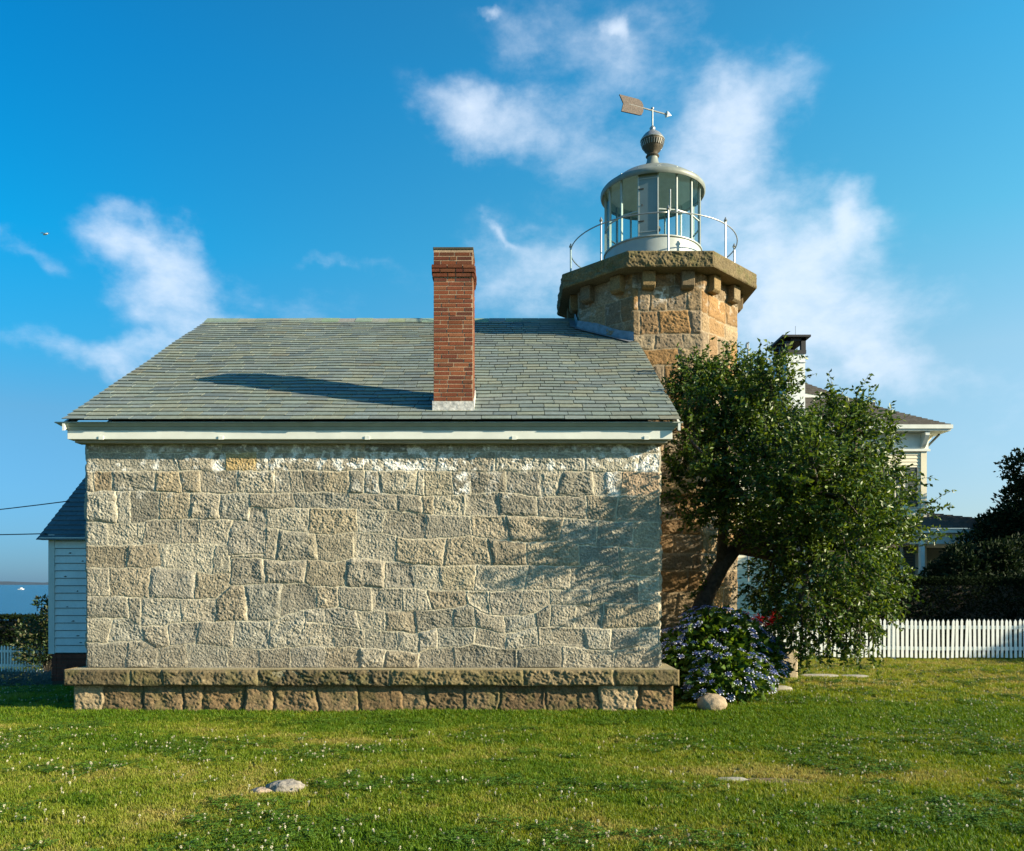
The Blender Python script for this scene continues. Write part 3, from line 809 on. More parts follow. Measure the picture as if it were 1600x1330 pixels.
def cap():
    A = 1.735; zt, zb = 7.17, 6.905; fw = 2 * A * math.tan(PI / 8)
    c = MB(); n = 8; vs = []
    for z, aa in ((zb + .004, A - .012), (zt - .004, A - .012)):
        for i in range(8):
            a = (i + .5) * PI / 4; r = aa / math.cos(PI / 8)
            vs.append((r * math.sin(a), -r * math.cos(a), z))
    c.add(vs, [tuple(range(8)), tuple(range(15, 7, -1))] + [(i, (i + 1) % 8, 8 + (i + 1) % 8, 8 + i) for i in range(8)], (.15, .12, .07))
    c.f = [f[::-1] for f in c.f]
    slab = c.build('gallery_slab', M_granite, tower)
    PALC = [(.155, .12, .06), (.135, .105, .055), (.17, .13, .07)]
    pb = [poly([(0, -.05), (3, -.05)]), poly([(0, .35), (3, .35)])]
    for i in range(8):
        a = i * PI / 4; nn = Vector((math.sin(a), -math.cos(a), 0)); ex = Vector((math.cos(a), math.sin(a), 0))
        o = nn * (A - .01) - ex * (fw / 2)
        panel('slab_edge', slab, (o.x, o.y, zt), ex, fw, zt - zb, .012, pb, [[]], 950 + i, PALC, TM, relief=.012, rough=.015, jw=.004, warp=.004, stain=moss)
    # corbels under the slab
    first = None; k2 = 0
    for i in range(8):
        a = i * PI / 4
        for t in (-.33, .33):
            b = MB(); w, h = .11, .285
            col = rnd.choice([(.19, .145, .085), (.215, .15, .07), (.165, .125, .075)])
            y0, y1 = -(A - .16), -(AP - .03)
            b.add([(t - w, y0, zb), (t + w, y0, zb), (t + w, y1, zb), (t - w, y1, zb), (t - w, y0, zb - h * .86), (t + w, y0, zb - h * .86), (t + w, y1, zb - h), (t - w, y1, zb - h),
                   (t - w, y0 + .05, zb - h), (t + w, y0 + .05, zb - h)],
                  [(3,2,1,0),(0,1,5,4),(4,5,9,8),(8,9,6,7),(3,0,4,8,7),(1,2,6,9,5),(2,3,7,6)], col)
            o = b.build('corbel', M_granite, tower, bevel=.014); o.rotation_euler = (0, 0, a)
cap()
def lantern():
    zf, zd, ze = 7.17, 7.80, 9.03
    d = MB(); d.lathe([(.985, zf), (.985, zf + .03), (.95, zf + .04), (.95, zd - .03), (.975, zd - .02), (.975, zd), (.92, zd), (.92, zd - .05), (.0, zd - .05)], 64, cap=False)
    lan = d.build('lantern_room', M_pale, tower, auto=30); lan['label'] = 'round glazed grey lantern room'; lan.scale = (.935, .935, 1)
    bx = MB(); bx.box(-.26, -.14, -1.02, -.94, zf, zf + .17); bx.build('vent_box', M_grey, lan)
    RG = .93; NP = 16; off = R(-3.5)
    seg = PI * 2 / NP
    door_i = -1
    for i in range(NP):
        a0 = off + i * seg; a1 = a0 + seg
        p0 = Vector((RG * math.sin(a0), -RG * math.cos(a0), 0)); p1 = Vector((RG * math.sin(a1), -RG * math.cos(a1), 0))
        nn = Vector((math.sin((a0 + a1) / 2), -math.cos((a0 + a1) / 2), 0)); t = .004
        if i == NP - 1:                                    # door panel left of the centre
            dr = MB(); dr.frame_box(p0 + Vector((0, 0, zd)) - nn * .012, p1 - p0, nn * .03, Vector((0, 0, ze - zd)))
            do = dr.build('door', M_door, lan)
            for zz in (zd + .07, ze - .22):
                r = MB(); r.frame_box(p0 + nn * .019 + Vector((0, 0, zz)) + (p1 - p0) * .03, (p1 - p0) * .94, nn * .006, Vector((0, 0, .012))); r.build('rail_strip', M_grey, do)
            for zz in (zd + .26, ze - .40):
                r = MB(); r.frame_box(p0 + nn * .019 + Vector((0, 0, zz)) + (p1 - p0) * .0, (p1 - p0) * .28, nn * .012, Vector((0, 0, .018))); r.build('hinge', M_dark, do)
            r = MB(); q = p0 + (p1 - p0) * .18 + nn * .02 + Vector((0, 0, zd + .55)); r.tube([q, q + nn * .03], .012, 8); r.build('knob', M_dark, do)
            continue
        g = MB(); g.frame_box(p0 + Vector((0, 0, zd)) - nn * .002, p1 - p0, nn * t, Vector((0, 0, ze - zd))); g.build('pane', M_glass, lan)
        hb = MB(); zz = zd + .455 + (.0 if i % 2 == 0 else 0)
        hb.frame_box(p0 + Vector((0, 0, zz)) - nn * .012, p1 - p0, nn * .026, Vector((0, 0, .02))); hb.build('glazing_bar', M_grey, lan)
    for i in range(NP):
        a0 = off + i * seg
        p = Vector(((RG + .004) * math.sin(a0), -(RG + .004) * math.cos(a0), 0)); nn = Vector((math.sin(a0), -math.cos(a0), 0)); tt = Vector((math.cos(a0), math.sin(a0), 0))
        m = MB(); m.frame_box(p - nn * .022 - tt * .012 + Vector((0, 0, zd)), tt * .024, nn * .044, Vector((0, 0, ze - zd))); m.build('mullion', M_grey, lan)
    # conical roof with rolled rim, pale ceiling inside
    zr = 8.88
    rf = MB(); rf.lathe([(.965, zr + .02), (.985, zr + .0), (1.015, zr - .01), (1.035, zr + .02), (1.035, zr + .07), (1.01, zr + .10), (.985, zr + .115), (.90, zr + .175), (.70, zr + .31), (.45, zr + .43), (.25, zr + .51), (.17, zr + .55)], 64, cap=False)
    roof = rf.build('lantern_roof', M_dome, lan, auto=50)
    ce = MB(); ce.lathe([(.975, zr + .02), (.965, zr + .10), (.86, zr + .155), (.66, zr + .27), (.4, zr + .37), (.1, zr + .44), (.001, zr + .45)], 48, cap=False)
    ce.f = [f[::-1] for f in ce.f]; ce.build('ceiling', plain('ceiling_paint', (.66, .70, .67), .6), lan, smooth=True)
    pd = MB(); pd.lathe([(.10, zd - .05), (.10, zd + .45), (.16, zd + .46), (.16, zd + .5), (.0, zd + .5)], 20, cap=False); pd.build('lamp_pedestal', M_dark, lan, auto=40)
    nk = MB(); z = zr + .535
    nk.lathe([(.21, z - .05), (.17, z + .03), (.12, z + .12), (.105, z + .19), (.105, z + .21)], 32); nk.build('roof_neck', M_dome, lan, auto=50)
    vb = MB(); z2 = z + .21
    vb.lathe([(.12, z2), (.135, z2 + .02), (.12, z2 + .04), (.10, z2 + .05), (.115, z2 + .09), (.16, z2 + .13), (.20, z2 + .20), (.225, z2 + .26), (.235, z2 + .30), (.21, z2 + .31), (.10, z2 + .31)], 32)
    v = vb.build('ventilator', M_dark, lan, auto=50); v['label'] = 'dark fluted ventilator bowl on lantern roof'
    fl = MB()
    for i in range(28):
        a = 2 * PI * i / 28; nn = Vector((math.sin(a), -math.cos(a), 0)); tt = Vector((math.cos(a), math.sin(a), 0))
        o = nn * .185 - tt * .007 + Vector((0, 0, z2 + .19))
        fl.frame_box(o, tt * .013, nn * .022, Vector((nn.x * .032, nn.y * .032, .085)))
    fl.build('flutes', M_galv, lan)
    dm = MB(); z3 = z2 + .305
    dm.lathe([(.24, z3), (.245, z3 + .012), (.215, z3 + .06), (.165, z3 + .12), (.10, z3 + .17), (.06, z3 + .195), (.05, z3 + .22), (.06, z3 + .245), (.03, z3 + .28), (.022, z3 + .29)], 32)
    dm.build('ventilator_dome', M_galv, lan, auto=50)
    return z3 + .285
ztop = lantern()
def railing():
    r0, zr = 1.53, 7.93
    for i in range(8):
        a = i * PI / 4; x, y = r0 * math.sin(a), -r0 * math.cos(a)
        p = MB(); p.tube([(x, y, 7.165), (x, y, 7.95)], .017, 8)
        p.lathe([(.001, -.001), (.022, .006), (.034, .03), (.024, .052), (.012, .062), (.016, .072), (.008, .085), (.001, .095)], 10, (x, y, 7.93))
        p.lathe([(.045, 0), (.045, .012), (.02, .02)], 10, (x, y, 7.168))
        p.build('railing_post', M_galv, tower, auto=40)
    ring = MB(); n = 72
    pts = [(r0 * math.sin(2 * PI * i / n), -r0 * math.cos(2 * PI * i / n), zr - .03) for i in range(n + 1)]
    ring.tube(pts, .011, 6); ring.build('railing_rail', M_galv, tower, smooth=True)
    lr = MB(); lr.tube([(.04, -1.50, 7.93), (.04, -1.50, 8.30)], .009, 6); lr.build('lightning_rod', M_galv, tower)
railing()
def vane():
    zb = ztop; zc = zb + .285
    m = MB(); m.tube([(0, 0, zb - .02), (0, 0, zc + .04)], .017, 8)
    m.lathe([(.001, 0), (.03, .012), (.03, .035), (.001, .05)], 10, (0, 0, zc + .02))
    v = m.build('weather_vane', M_galv, tower, auto=40)
    # the arrow: pointing right and a little away
    dx = Vector((.94, .36, 0)).normalized()
    def P(s, z): return dx * s + Vector((0, 0, zc + z))
    slope = -.0
    rod = MB(); rod.tube([P(-.50, .02), P(.34, 0)], .014, 8); rod.build('arrow_rod', M_galv, v)
    hd = MB(); d2 = dx
    vs = []; n = 14
    up = Vector((0, 0, 1)); sd = dx.cross(up)
    for i in range(n):
        a = 2 * PI * i / n; vs.append(P(.30, 0) + (up * math.cos(a) + sd * math.sin(a)) * .058)
    vs.append(P(.42, 0)); vs.append(P(.295, 0))
    hd.add(vs, [(i, (i + 1) % n, n) for i in range(n)] + [((i + 1) % n, i, n + 1) for i in range(n)]); hd.build('arrow_head', M_white, v)
    tl = MB(); out = [(-.70, .155), (-.30, .15), (-.235, .12), (-.20, .06), (-.20, -.06), (-.235, -.125), (-.28, -.14), (-.66, -.145), (-.62, .01)]
    t = .012; vs = [P(s, z) + sd * t for s, z in out] + [P(s, z) - sd * t for s, z in out]; n = len(out)
    # triangulate as a fan around an inner point to keep the notch
    fs = [tuple(range(n)), tuple(range(2 * n - 1, n - 1, -1))] + [(i, n + i, n + (i + 1) % n, (i + 1) % n) for i in range(n)]
    tl.add(vs, fs); o = tl.build('tail_fin', M_vane, v)
    o['label'] = 'weathered notched tail plate of the weather vane'
vane()
# lead flashing where the roof meets the tower
def flashing():
    f = MB(); fw = 2 * AP * math.tan(PI / 8); e = .035
    def rz(y): return GZ0 + .5837 * (y - EY0) + .02
    pts = [(TX - fw/2 + .02, TY - AP - e), (TX - AP - e, TY - fw/2), (TX - AP - e, TY + .0)]
    for (x0, y0), (x1, y1) in zip(pts[:-1], pts[1:]):
        n = 8
        for i in range(n):
            a, b = i / n, (i + 1) / n
            xa, ya, xb, yb = x0 + (x1-x0)*a, y0 + (y1-y0)*a, x0 + (x1-x0)*b, y0 + (y1-y0)*b
            ha, hb = .15 + .015 * math.sin(9*a + x0), .15 + .015 * math.sin(9*b + x0)
            nx, ny = (y1 - y0), -(x1 - x0); l = math.hypot(nx, ny); nx, ny = -abs(nx) / l, -abs(ny) / l
            f.add([(xa, ya, rz(ya) + ha), (xb, yb, rz(yb) + hb), (xb + nx*.01, yb + ny*.01, rz(yb) + .01), (xa + nx*.01, ya + ny*.01, rz(ya) + .01),
                   (xa + nx*.12, ya + ny*.12, rz(ya + ny*.12) + .022), (xb + nx*.12, yb + ny*.12, rz(yb + ny*.12) + .022)], [(0,1,2,3), (3,2,5,4)])
    f.build('flashing', M_lead, house)
flashing()

# ------------------------------------------------------------------ clapboard wing at the left
wing = thing('clapboard_shed', 'white clapboard outbuilding with slate roof on brick footing behind the stone house', 'outbuilding', (0, 0, 0))
def shed():
    x0, x1, y0, y1 = -9.15, -5.9, 16.0, 19.6
    zb, zt = .27, 2.62; ym = (y0 + y1) / 2
    w = MB(); z = zb; ex = .148; i = 0
    while z < zt - .02:
        h = min(ex, zt - z)
        c = (.74, .78, .75) if rnd.random() < .8 else (.68, .73, .71)
        for (ya, sg) in ((y0, -1), (y1, 1)):
            zz = z + .013
            w.add([(x0, ya + sg*.024, zz), (x1, ya + sg*.024, zz), (x1, ya + sg*.004, z + h), (x0, ya + sg*.004, z + h), (x0, ya + sg*.006, zz), (x1, ya + sg*.006, zz)], [(0,1,2,3), (4,5,1,0)] if sg < 0 else [(3,2,1,0), (0,1,5,4)], c)
        w.add([(x0 - .016, y0, z), (x0 - .016, y1, z), (x0, y1, z + h), (x0, y0, z + h), (x0, y1, z), (x0, y0, z)], [(3,2,1,0), (0,1,4,5)], c)
        z += ex
    w.box(x0 + .03, x1, y0 + .03, y1 - .03, zb - .01, zt, (.12, .13, .13))
    w.add([(x0, y0, zt), (x0, y1, zt), (x0, ym, zt + 1.45)], [(0, 2, 1)], (.6, .66, .64))
    wall = w.build('clapboard_wall', M_trim_old, wing)
    for k2 in range(16):                                   # flaked paint
        wr = MB()
        xx = rnd.uniform(x0 + .15, x0 + 1.0) if k2 % 2 else rnd.uniform(x0 + .15, x1 - .6); zz = zb + ex * rnd.randint(1, 14) + rnd.uniform(.02, .06); ww = rnd.uniform(.03, .11); hh = rnd.uniform(.010, .022)
        wr.add([(xx, y0 - .0255, zz), (xx + ww*.6, y0 - .0265, zz - hh*.4), (xx + ww, y0 - .0255, zz + hh * .4), (xx + ww*.5, y0 - .0245, zz + hh)], [(0, 1, 2, 3)], (.07, .08, .08))
        wr.build('bare_wood_patch', M_brick, wall)
    for (ya, yb) in ((y0 - .035, y0 + .09), (y1 - .09, y1 + .035)):
        c = MB(); c.box(x0 - .03, x0 + .09, ya, yb, zb - .01, zt); c.build('corner_board', M_trim, wing)
    b = MB()
    rows = 8
    for r in range(rows):
        p = x0 - (.1 if r % 2 else 0)
        z0 = zb - .02 - (r + 1) * .067
        while p < x1:
            a, b2 = max(p, x0) + .004, min(p + .2, x1); p += .205
            q = rnd.uniform(.75, 1.2)
            b.box(a, b2, y0 + .012, y0 + .1, z0 + .005, z0 + .062, (.17 * q, .055 * q, .035 * q))
            if r < 8: pass
        p = y0
        while p < y1:
            b.box(x0 + .012, x0 + .1, p + .004, min(p + .2, y1), z0 + .005, z0 + .062, (.17, .055, .035)); p += .205
    b.box(x0 + .02, x1, y0 + .02, y1 - .02, -1.2, zb - .02, (.12, .08, .06))
    b.build('brick_footing', M_brick, wing)
    s = MB(); ov = .16; sl = 1.45 / (ym - y0)
    for side in (0, 1):
        ln = math.hypot(ym - y0 + ov, (ym - y0 + ov) * sl); n = 15
        for r in range(n):
            x = x0 - .2 - (.13 if r % 2 else 0)
            while x < x1:
                a, b2 = max(x, x0 - .2), min(x + .27, x1); x += .275
                if b2 - a < .02: continue
                t0, t1 = r / n, min(1, (r + 1.2) / n)
                def Q(xx, t, h):
                    yy = y0 - ov + t * (ym - y0 + ov); zz = zt - ov * sl + t * (ym - y0 + ov) * sl + h
                    return (xx, yy if side == 0 else 2 * ym - yy, zz)
                q = rnd.uniform(.85, 1.15); col = (.085 * q, .11 * q, .12 * q)
                vs = [Q(a, t0, .02), Q(b2, t0, .02), Q(b2, t1, .0), Q(a, t1, .0), Q(a, t0, .036), Q(b2, t0, .036), Q(b2, t1, .01), Q(a, t1, .01)]
                fs = [(0,3,2,1),(4,5,6,7),(0,1,5,4),(1,2,6,5),(3,0,4,7)]
                s.add(vs, fs if side == 0 else [f[::-1] for f in fs], col)
    s.build('slate_roof', M_slate, wing)
    e = MB(); e.box(x0 - .15, x1, y0 - ov + .02, y0 - .0165, zt - .11, zt - .06); e.build('eave_board', M_trim, wing)
shed()

# ------------------------------------------------------------------ foliage
def leaf_cloud(name, base, dirs, size, width, mat, parent=None, fold=.25, sizevar=.3):
    """each leaf is a small folded blade; base (n,3), dirs (n,3)"""
    n = len(base)
    d = dirs / np.linalg.norm(dirs, axis=1, keepdims=True)
    rv = rng.normal(size=(n, 3)); s = np.cross(d, rv); s /= np.linalg.norm(s, axis=1, keepdims=True) + 1e-9
    nn = np.cross(s, d)
    L = size * (1 + sizevar * rng.uniform(-1, 1, n))[:, None]; Wd = L * width
    v0 = base; v1 = base + d * L * .45 + s * Wd * .5 + nn * L * fold * .3; v2 = base + d * L - nn * L * .15; v3 = base + d * L * .45 - s * Wd * .5 + nn * L * fold * .3
    V = np.stack([v0, v1, v2, v3], 1).reshape(-1, 3)
    i = np.arange(n)[:, None] * 4
    Fq = np.concatenate([i + np.array([[0, 1, 2]]), i + np.array([[0, 2, 3]])], 1).reshape(-1, 3)
    return link(name, mesh_np(name, V, Fq, mat, smooth=False), parent)
M_leaf = leaf_mat('tree_leaf', (.024, .053, .008), (.055, .108, .013), trans=.33, c3=(.145, .20, .03), rough=.42)
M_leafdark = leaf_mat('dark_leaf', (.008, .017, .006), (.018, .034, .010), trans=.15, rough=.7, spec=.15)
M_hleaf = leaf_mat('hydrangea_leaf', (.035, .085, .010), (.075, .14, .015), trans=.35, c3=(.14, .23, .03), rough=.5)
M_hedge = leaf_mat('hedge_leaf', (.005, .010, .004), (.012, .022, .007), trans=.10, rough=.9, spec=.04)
M_silver = leaf_mat('silver_leaf', (.10, .13, .12), (.18, .22, .20), trans=.2, rough=.7)

def tree_main():
    root = thing('leaning_tree', 'leafy green tree leaning right in front of lighthouse tower', 'tree', (2.68, 12.5, 0))
    inv = Vector(root.location)
    def W(x, y, d): return px(x, y, d) - inv
    t = MB()
    base = Vector((0, 0, -.05))
    A0 = W(1083, 985, 12.45); A1 = W(1103, 930, 12.4); A2 = W(1127, 885, 12.35); A3 = W(1150, 856, 12.3)
    t.tube([base + Vector((-.1, 0, 0)), base * .5 + A0 * .35, A0, A1, A2, A3], [.22, .17, .145, .13, .12, .10], 12)
    limbs = []
    def limb(pts, r0, r1):
        n = len(pts); rr_ = [r0 + (r1 - r0) * i / (n - 1) for i in range(n)]
        t.tube(pts, rr_, 8)
        for i in range(1, n): limbs.append(pts[i])
    limb([A3, W(1180, 800, 12.0), W(1200, 740, 11.6), W(1205, 660, 11.2), W(1205, 600, 11.0)], .10, .02)
    limb([A2, W(1130, 820, 12.2), W(1135, 740, 12.0), W(1130, 660, 12.0), W(1130, 590, 12.0)], .09, .02)
    limb([A3, W(1220, 850, 11.6), W(1290, 800, 11.0), W(1330, 740, 10.7), W(1340, 670, 10.6)], .10, .02)
    limb([A3, W(1210, 870, 12.3), W(1280, 870, 12.3), W(1360, 860, 12.4), W(1420, 850, 12.6)], .09, .02)
    limb([W(1220, 850, 11.6), W(1270, 880, 11.2), W(1320, 905, 11.5), W(1360, 930, 11.7)], .035, .008)
    limb([W(1180, 800, 12.0), W(1150, 760, 11.2), W(1110, 720, 10.9), W(1080, 690, 10.9)], .06, .015)
    limb([A3, W(1230, 820, 13.0), W(1290, 760, 13.4), W(1350, 720, 13.6)], .07, .02)
    limb([W(1290, 800, 11.0), W(1280, 770, 10.2), W(1270, 730, 9.8), W(1265, 700, 9.6)], .05, .015)
    # lobes: px, py, depth, radius (m), squash
    lobes = [(1120,640,11.9,.62),(1075,665,11.4,.42),(1085,735,11.1,.46),(1140,700,11.8,.62),(1185,660,11.2,.56),(1215,730,10.6,.66),(1150,770,11.5,.5),
             (1130,590,12.0,.36),(1205,600,11.0,.34),(1090,600,12.0,.34),(1170,620,12.4,.4),
             (1300,690,10.7,.52),(1345,685,10.9,.40),(1330,760,10.6,.62),(1260,790,10.6,.58),(1275,720,9.8,.46),(1230,770,10.2,.44),
             (1385,735,11.6,.24),(1340,803,9.95,.42),(1325,868,10.0,.36),(1375,805,11.8,.46),(1405,830,12.2,.30),(1330,850,11.4,.62),(1260,870,11.3,.58),(1200,830,11.9,.5),
             (1375,890,12.2,.38),(1340,920,11.6,.55),(1280,940,11.2,.50),(1235,925,11.6,.36),(1350,965,11.2,.28),(1310,990,11.0,.26),(1240,975,11.2,.28),
             (1300,800,13.2,.7),(1240,700,13.2,.6),(1350,860,13.3,.5),(1215,890,12.2,.28),(1380,930,11.7,.26),(1110,810,11.9,.36),(1085,790,11.4,.32),(1160,830,11.6,.32),
             (1310,655,11.2,.26),(1255,1000,11.2,.18),(1070,620,11.8,.26),(1192,845,12.8,.32),(1205,890,12.9,.34),(1190,925,12.7,.28),(1215,955,12.4,.26),(1170,820,12.6,.28)]
    base_, dir_ = [], []; tw = MB()
    def shoot(p, d, L, leaves, droop=.25):
        pts = [p]; dd = d.normalized(); n = 5
        for i in range(n):
            dd = (dd + Vector((rnd.gauss(0, .12), rnd.gauss(0, .12), -droop * .25 + rnd.gauss(0, .06)))).normalized()
            pts.append(pts[-1] + dd * L / n)
        tw.tube(pts, [.006, .005, .004, .003, .0025, .002], 3)
        for i in range(leaves):
            tt = (i + rnd.random()) / leaves * n * .999; k_ = int(tt); f = tt - k_
            q = pts[k_].lerp(pts[k_ + 1], f); ax = (pts[k_ + 1] - pts[k_]).normalized()
            side = Vector((rnd.gauss(0, 1), rnd.gauss(0, 1), rnd.gauss(-.25, .8))).normalized()
            base_.append(q); dir_.append(ax * .45 + side)
    for (x, y, d, r) in lobes:
        dens_ = rnd.uniform(.55, 1.05)
        c = W(x, y, d)
        near = min(limbs, key=lambda q: (q - c).length)
        t.tube([near, near.lerp(c, .5) + Vector((rnd.gauss(0, .06), rnd.gauss(0, .06), rnd.gauss(0, .05))), c], [.022, .016, .009], 5)
        ns = int(135 * dens_ * (r / .5) ** 2.1)
        for i in range(ns):
            v = Vector((rnd.gauss(0, 1), rnd.gauss(0, 1), rnd.gauss(0, 1))).normalized()
            p = c + v * r * rnd.uniform(.15, .72) ** .8
            up = .75 if c.z > 2.0 else -.1
            dr = v * .8 + Vector((0, 0, up)) + Vector((.12, 0, 0))
            shoot(p, dr, rnd.uniform(.22, .46) * (1 if r > .3 else .75), rnd.randint(15, 22), droop=.25 if c.z > 2 else .9)
    # long upright water shoots that break the outline
    for (x, y, d, n_) in ((1135,580,12,8),(1175,590,12.2,4),(1200,590,11,7),(1228,600,10.8,4),(1295,640,11.2,5),(1340,650,10.8,7),(1300,650,11,4),(1385,690,11.6,5),(1060,620,11.8,4),(1085,575,12,4)):
        for i in range(n_):
            p = W(x + rnd.uniform(-16, 16), y + rnd.uniform(0, 22), d + rnd.uniform(-.2, .2))
            shoot(p, Vector((rnd.gauss(0, .14), rnd.gauss(0, .14), 1)), rnd.uniform(.35, .62), 24, droop=-.05)
    for (x, y, d, dx, dz, n_) in ((1430,800,12.3,1,.35,6),(1440,840,12.4,1,.5,5),(1395,915,12.2,1,.05,5),(1375,950,11.8,.8,-.3,4),(1330,985,11.1,.3,-1,9),(1260,990,11.2,.1,-1,7),(1350,985,11.2,.3,-1,4),(1060,700,11.2,-1,.1,6),(1055,760,11.1,-1,-.1,7),(1060,640,11.6,-1,.4,5),(1395,760,11.8,1,.4,5)):
        for i in range(n_):
            p = W(x + rnd.uniform(-14, 14), y + rnd.uniform(-14, 14), d + rnd.uniform(-.25, .25))
            shoot(p, Vector((dx + rnd.gauss(0, .2), rnd.gauss(0, .25), dz + rnd.gauss(0, .2))), rnd.uniform(.35, .6), 22, droop=.3)
    # tufts along the trunk
    for q in (A0, A1, A2, A0.lerp(A1, .5), A1.lerp(A2, .5)):
        for i in range(4):
            shoot(q + Vector((-.15, -.05, rnd.uniform(-.1, .1))), Vector((-.5, -.4, rnd.uniform(-.2, .6))), .12, 7)
    tr = t.build('trunk', M_bark, root, smooth=True)
    tw.build('twigs', M_bark, root)
    crown = leaf_cloud('crown', np.array([tuple(b) for b in base_]), np.array([tuple(b) for b in dir_]), .070, .50, M_leaf, root)
    print('tree leaves', len(base_))
tree_main()

def hydrangea():
    c = Vector((2.95, 11.5, 0))
    root = thing('hydrangea_bush', 'rounded hydrangea bush covered in blue lacecap flowers at foot of leaning tree', 'bush', c)
    lobes = [(0,0,.62,.62),(-.45,-.1,.45,.42),(.42,0,.52,.42),(.0,-.35,.40,.42),(-.15,.1,.86,.38),(.25,.1,.80,.36),(-.55,.1,.62,.32),(.62,.05,.45,.28),(-.25,-.45,.24,.26),(.25,-.35,.34,.34),(-.7,-.05,.40,.25),(.1,.0,1.0,.22),(.66,.1,.62,.24)]
    st = MB(); b_, d_ = [], []; heads = []
    for (x, y, z, r) in lobes:
        n = int(700 * (r / .4) ** 2)
        for i in range(n):
            v = Vector((rnd.gauss(0, 1), rnd.gauss(0, 1), rnd.gauss(0, 1))).normalized()
            p = Vector((x, y, z)) + v * r * rnd.uniform(.45, 1.0)
            if p.z < .03: continue
            b_.append(p); d_.append(v * .8 + Vector((rnd.gauss(0, .5), rnd.gauss(0, .5), rnd.gauss(-.15, .35))))
        for i in range(int(3 * r / .3) + 1):
            a = rnd.uniform(0, 2 * PI); st.tube([(rnd.gauss(0, .18), rnd.gauss(0, .15), 0), (x * .6 + rnd.gauss(0, .05), y * .6, z * .5), (x + math.cos(a) * r * .5, y + math.sin(a) * r * .5, z + r * .4)], [.010, .008, .005], 5)
    st.build('stems', M_bark, root)
    leaf_cloud('foliage', np.array([tuple(q) for q in b_]), np.array([tuple(q) for q in d_]), .10, .62, M_hleaf, root)
    # flower heads
    M_blue = leaf_mat('blue_floret', (.05, .09, .34), (.11, .16, .50), trans=.15, rough=.7, c3=(.22, .25, .62))
    M_pet = leaf_mat('pale_petal', (.45, .50, .82), (.66, .68, .88), trans=.25, rough=.6, c3=(.82, .83, .92))
    heads_m = []
    for k_ in range(4):
        b = MB()
        for i in range(46):
            r = .042 * math.sqrt(rnd.random()); a = rnd.uniform(0, 2 * PI); x, y = r * math.cos(a), r * math.sin(a); z = .014 - 6 * r * r + rnd.uniform(-.002, .002); s = .0045
            b.add([(x - s, y, z), (x, y - s, z), (x + s, y, z), (x, y + s, z), (x, y, z + .006)], [(0, 1, 4), (1, 2, 4), (2, 3, 4), (3, 0, 4)])
        me = b.mesh('florets', M_blue)
        b2 = MB(); n = rnd.randint(7, 10)
        for i in range(n):
            a = 2 * PI * i / n + rnd.uniform(-.2, .2); r = rnd.uniform(.050, .062); cx, cy, cz = r * math.cos(a), r * math.sin(a), rnd.uniform(-.004, .010)
            tl = Vector((rnd.gauss(0, .3), rnd.gauss(0, .3), 1)).normalized(); u = tl.orthogonal().normalized(); w = tl.cross(u); s = rnd.uniform(.009, .013)
            for q in range(4):
                aa = q * PI / 2 + a; e = u * math.cos(aa) + w * math.sin(aa); e2 = u * math.cos(aa + PI / 2) + w * math.sin(aa + PI / 2); o = Vector((cx, cy, cz))
                b2.add([o, o + e * s * .6 + e2 * s * .45, o + e * s * 1.15, o + e * s * .6 - e2 * s * .45], [(0, 1, 2, 3)])
        heads_m.append((me, b2.mesh('petals', M_pet)))
    cnt = 0; placed = []; tries = 0
    extra = MB(); extra2 = MB()
    while cnt < 185 and tries < 12000:
        tries += 1
        x, y, z, r = rnd.choice(lobes)
        v = Vector((rnd.gauss(0, 1), -abs(rnd.gauss(0, 1)) * .9 + .15, rnd.gauss(.45, .8))).normalized()
        p = Vector((x, y, z)) + v * (r * 1.02 + .03)
        if p.z < .12: continue
        if any((p - Vector(l[:3])).length < l[3] * .93 for l in lobes): continue
        if any((p - q).length < .070 for q in placed): continue
        placed.append(p)
        me, mp = heads_m[cnt % 4]
        nrm = (v + Vector((0, 0, 1.0)) + Vector((rnd.gauss(0, .15), rnd.gauss(0, .15), 0))).normalized(); s = rnd.uniform(.7, 1.08)
        if cnt >= 98:
            mt = Matrix.Translation(p) @ nrm.to_track_quat('Z', 'Y').to_matrix().to_4x4() @ Matrix.Scale(s, 4)
            for src, dst in ((me, extra), (mp, extra2)): dst.add([mt @ q.co for q in src.vertices], [tuple(q.vertices) for q in src.polygons])
            cnt += 1; continue
        f = bpy.data.objects.new('flower_head', me); C.objects.link(f); f.parent = root; f.location = p
        f.rotation_euler = nrm.to_track_quat('Z', 'Y').to_euler(); f.scale = (s, s, s)
        g = bpy.data.objects.new('petals', mp); C.objects.link(g); g.parent = f
        cnt += 1
    e = extra.build('smaller_flower_heads', M_blue, root); e['kind'] = 'stuff'
    e = extra2.build('pale_petals', M_pet, e); e['kind'] = 'stuff'
    root.scale = (1.08, 1.0, 1.04)
    print('heads', cnt)
hydrangea()
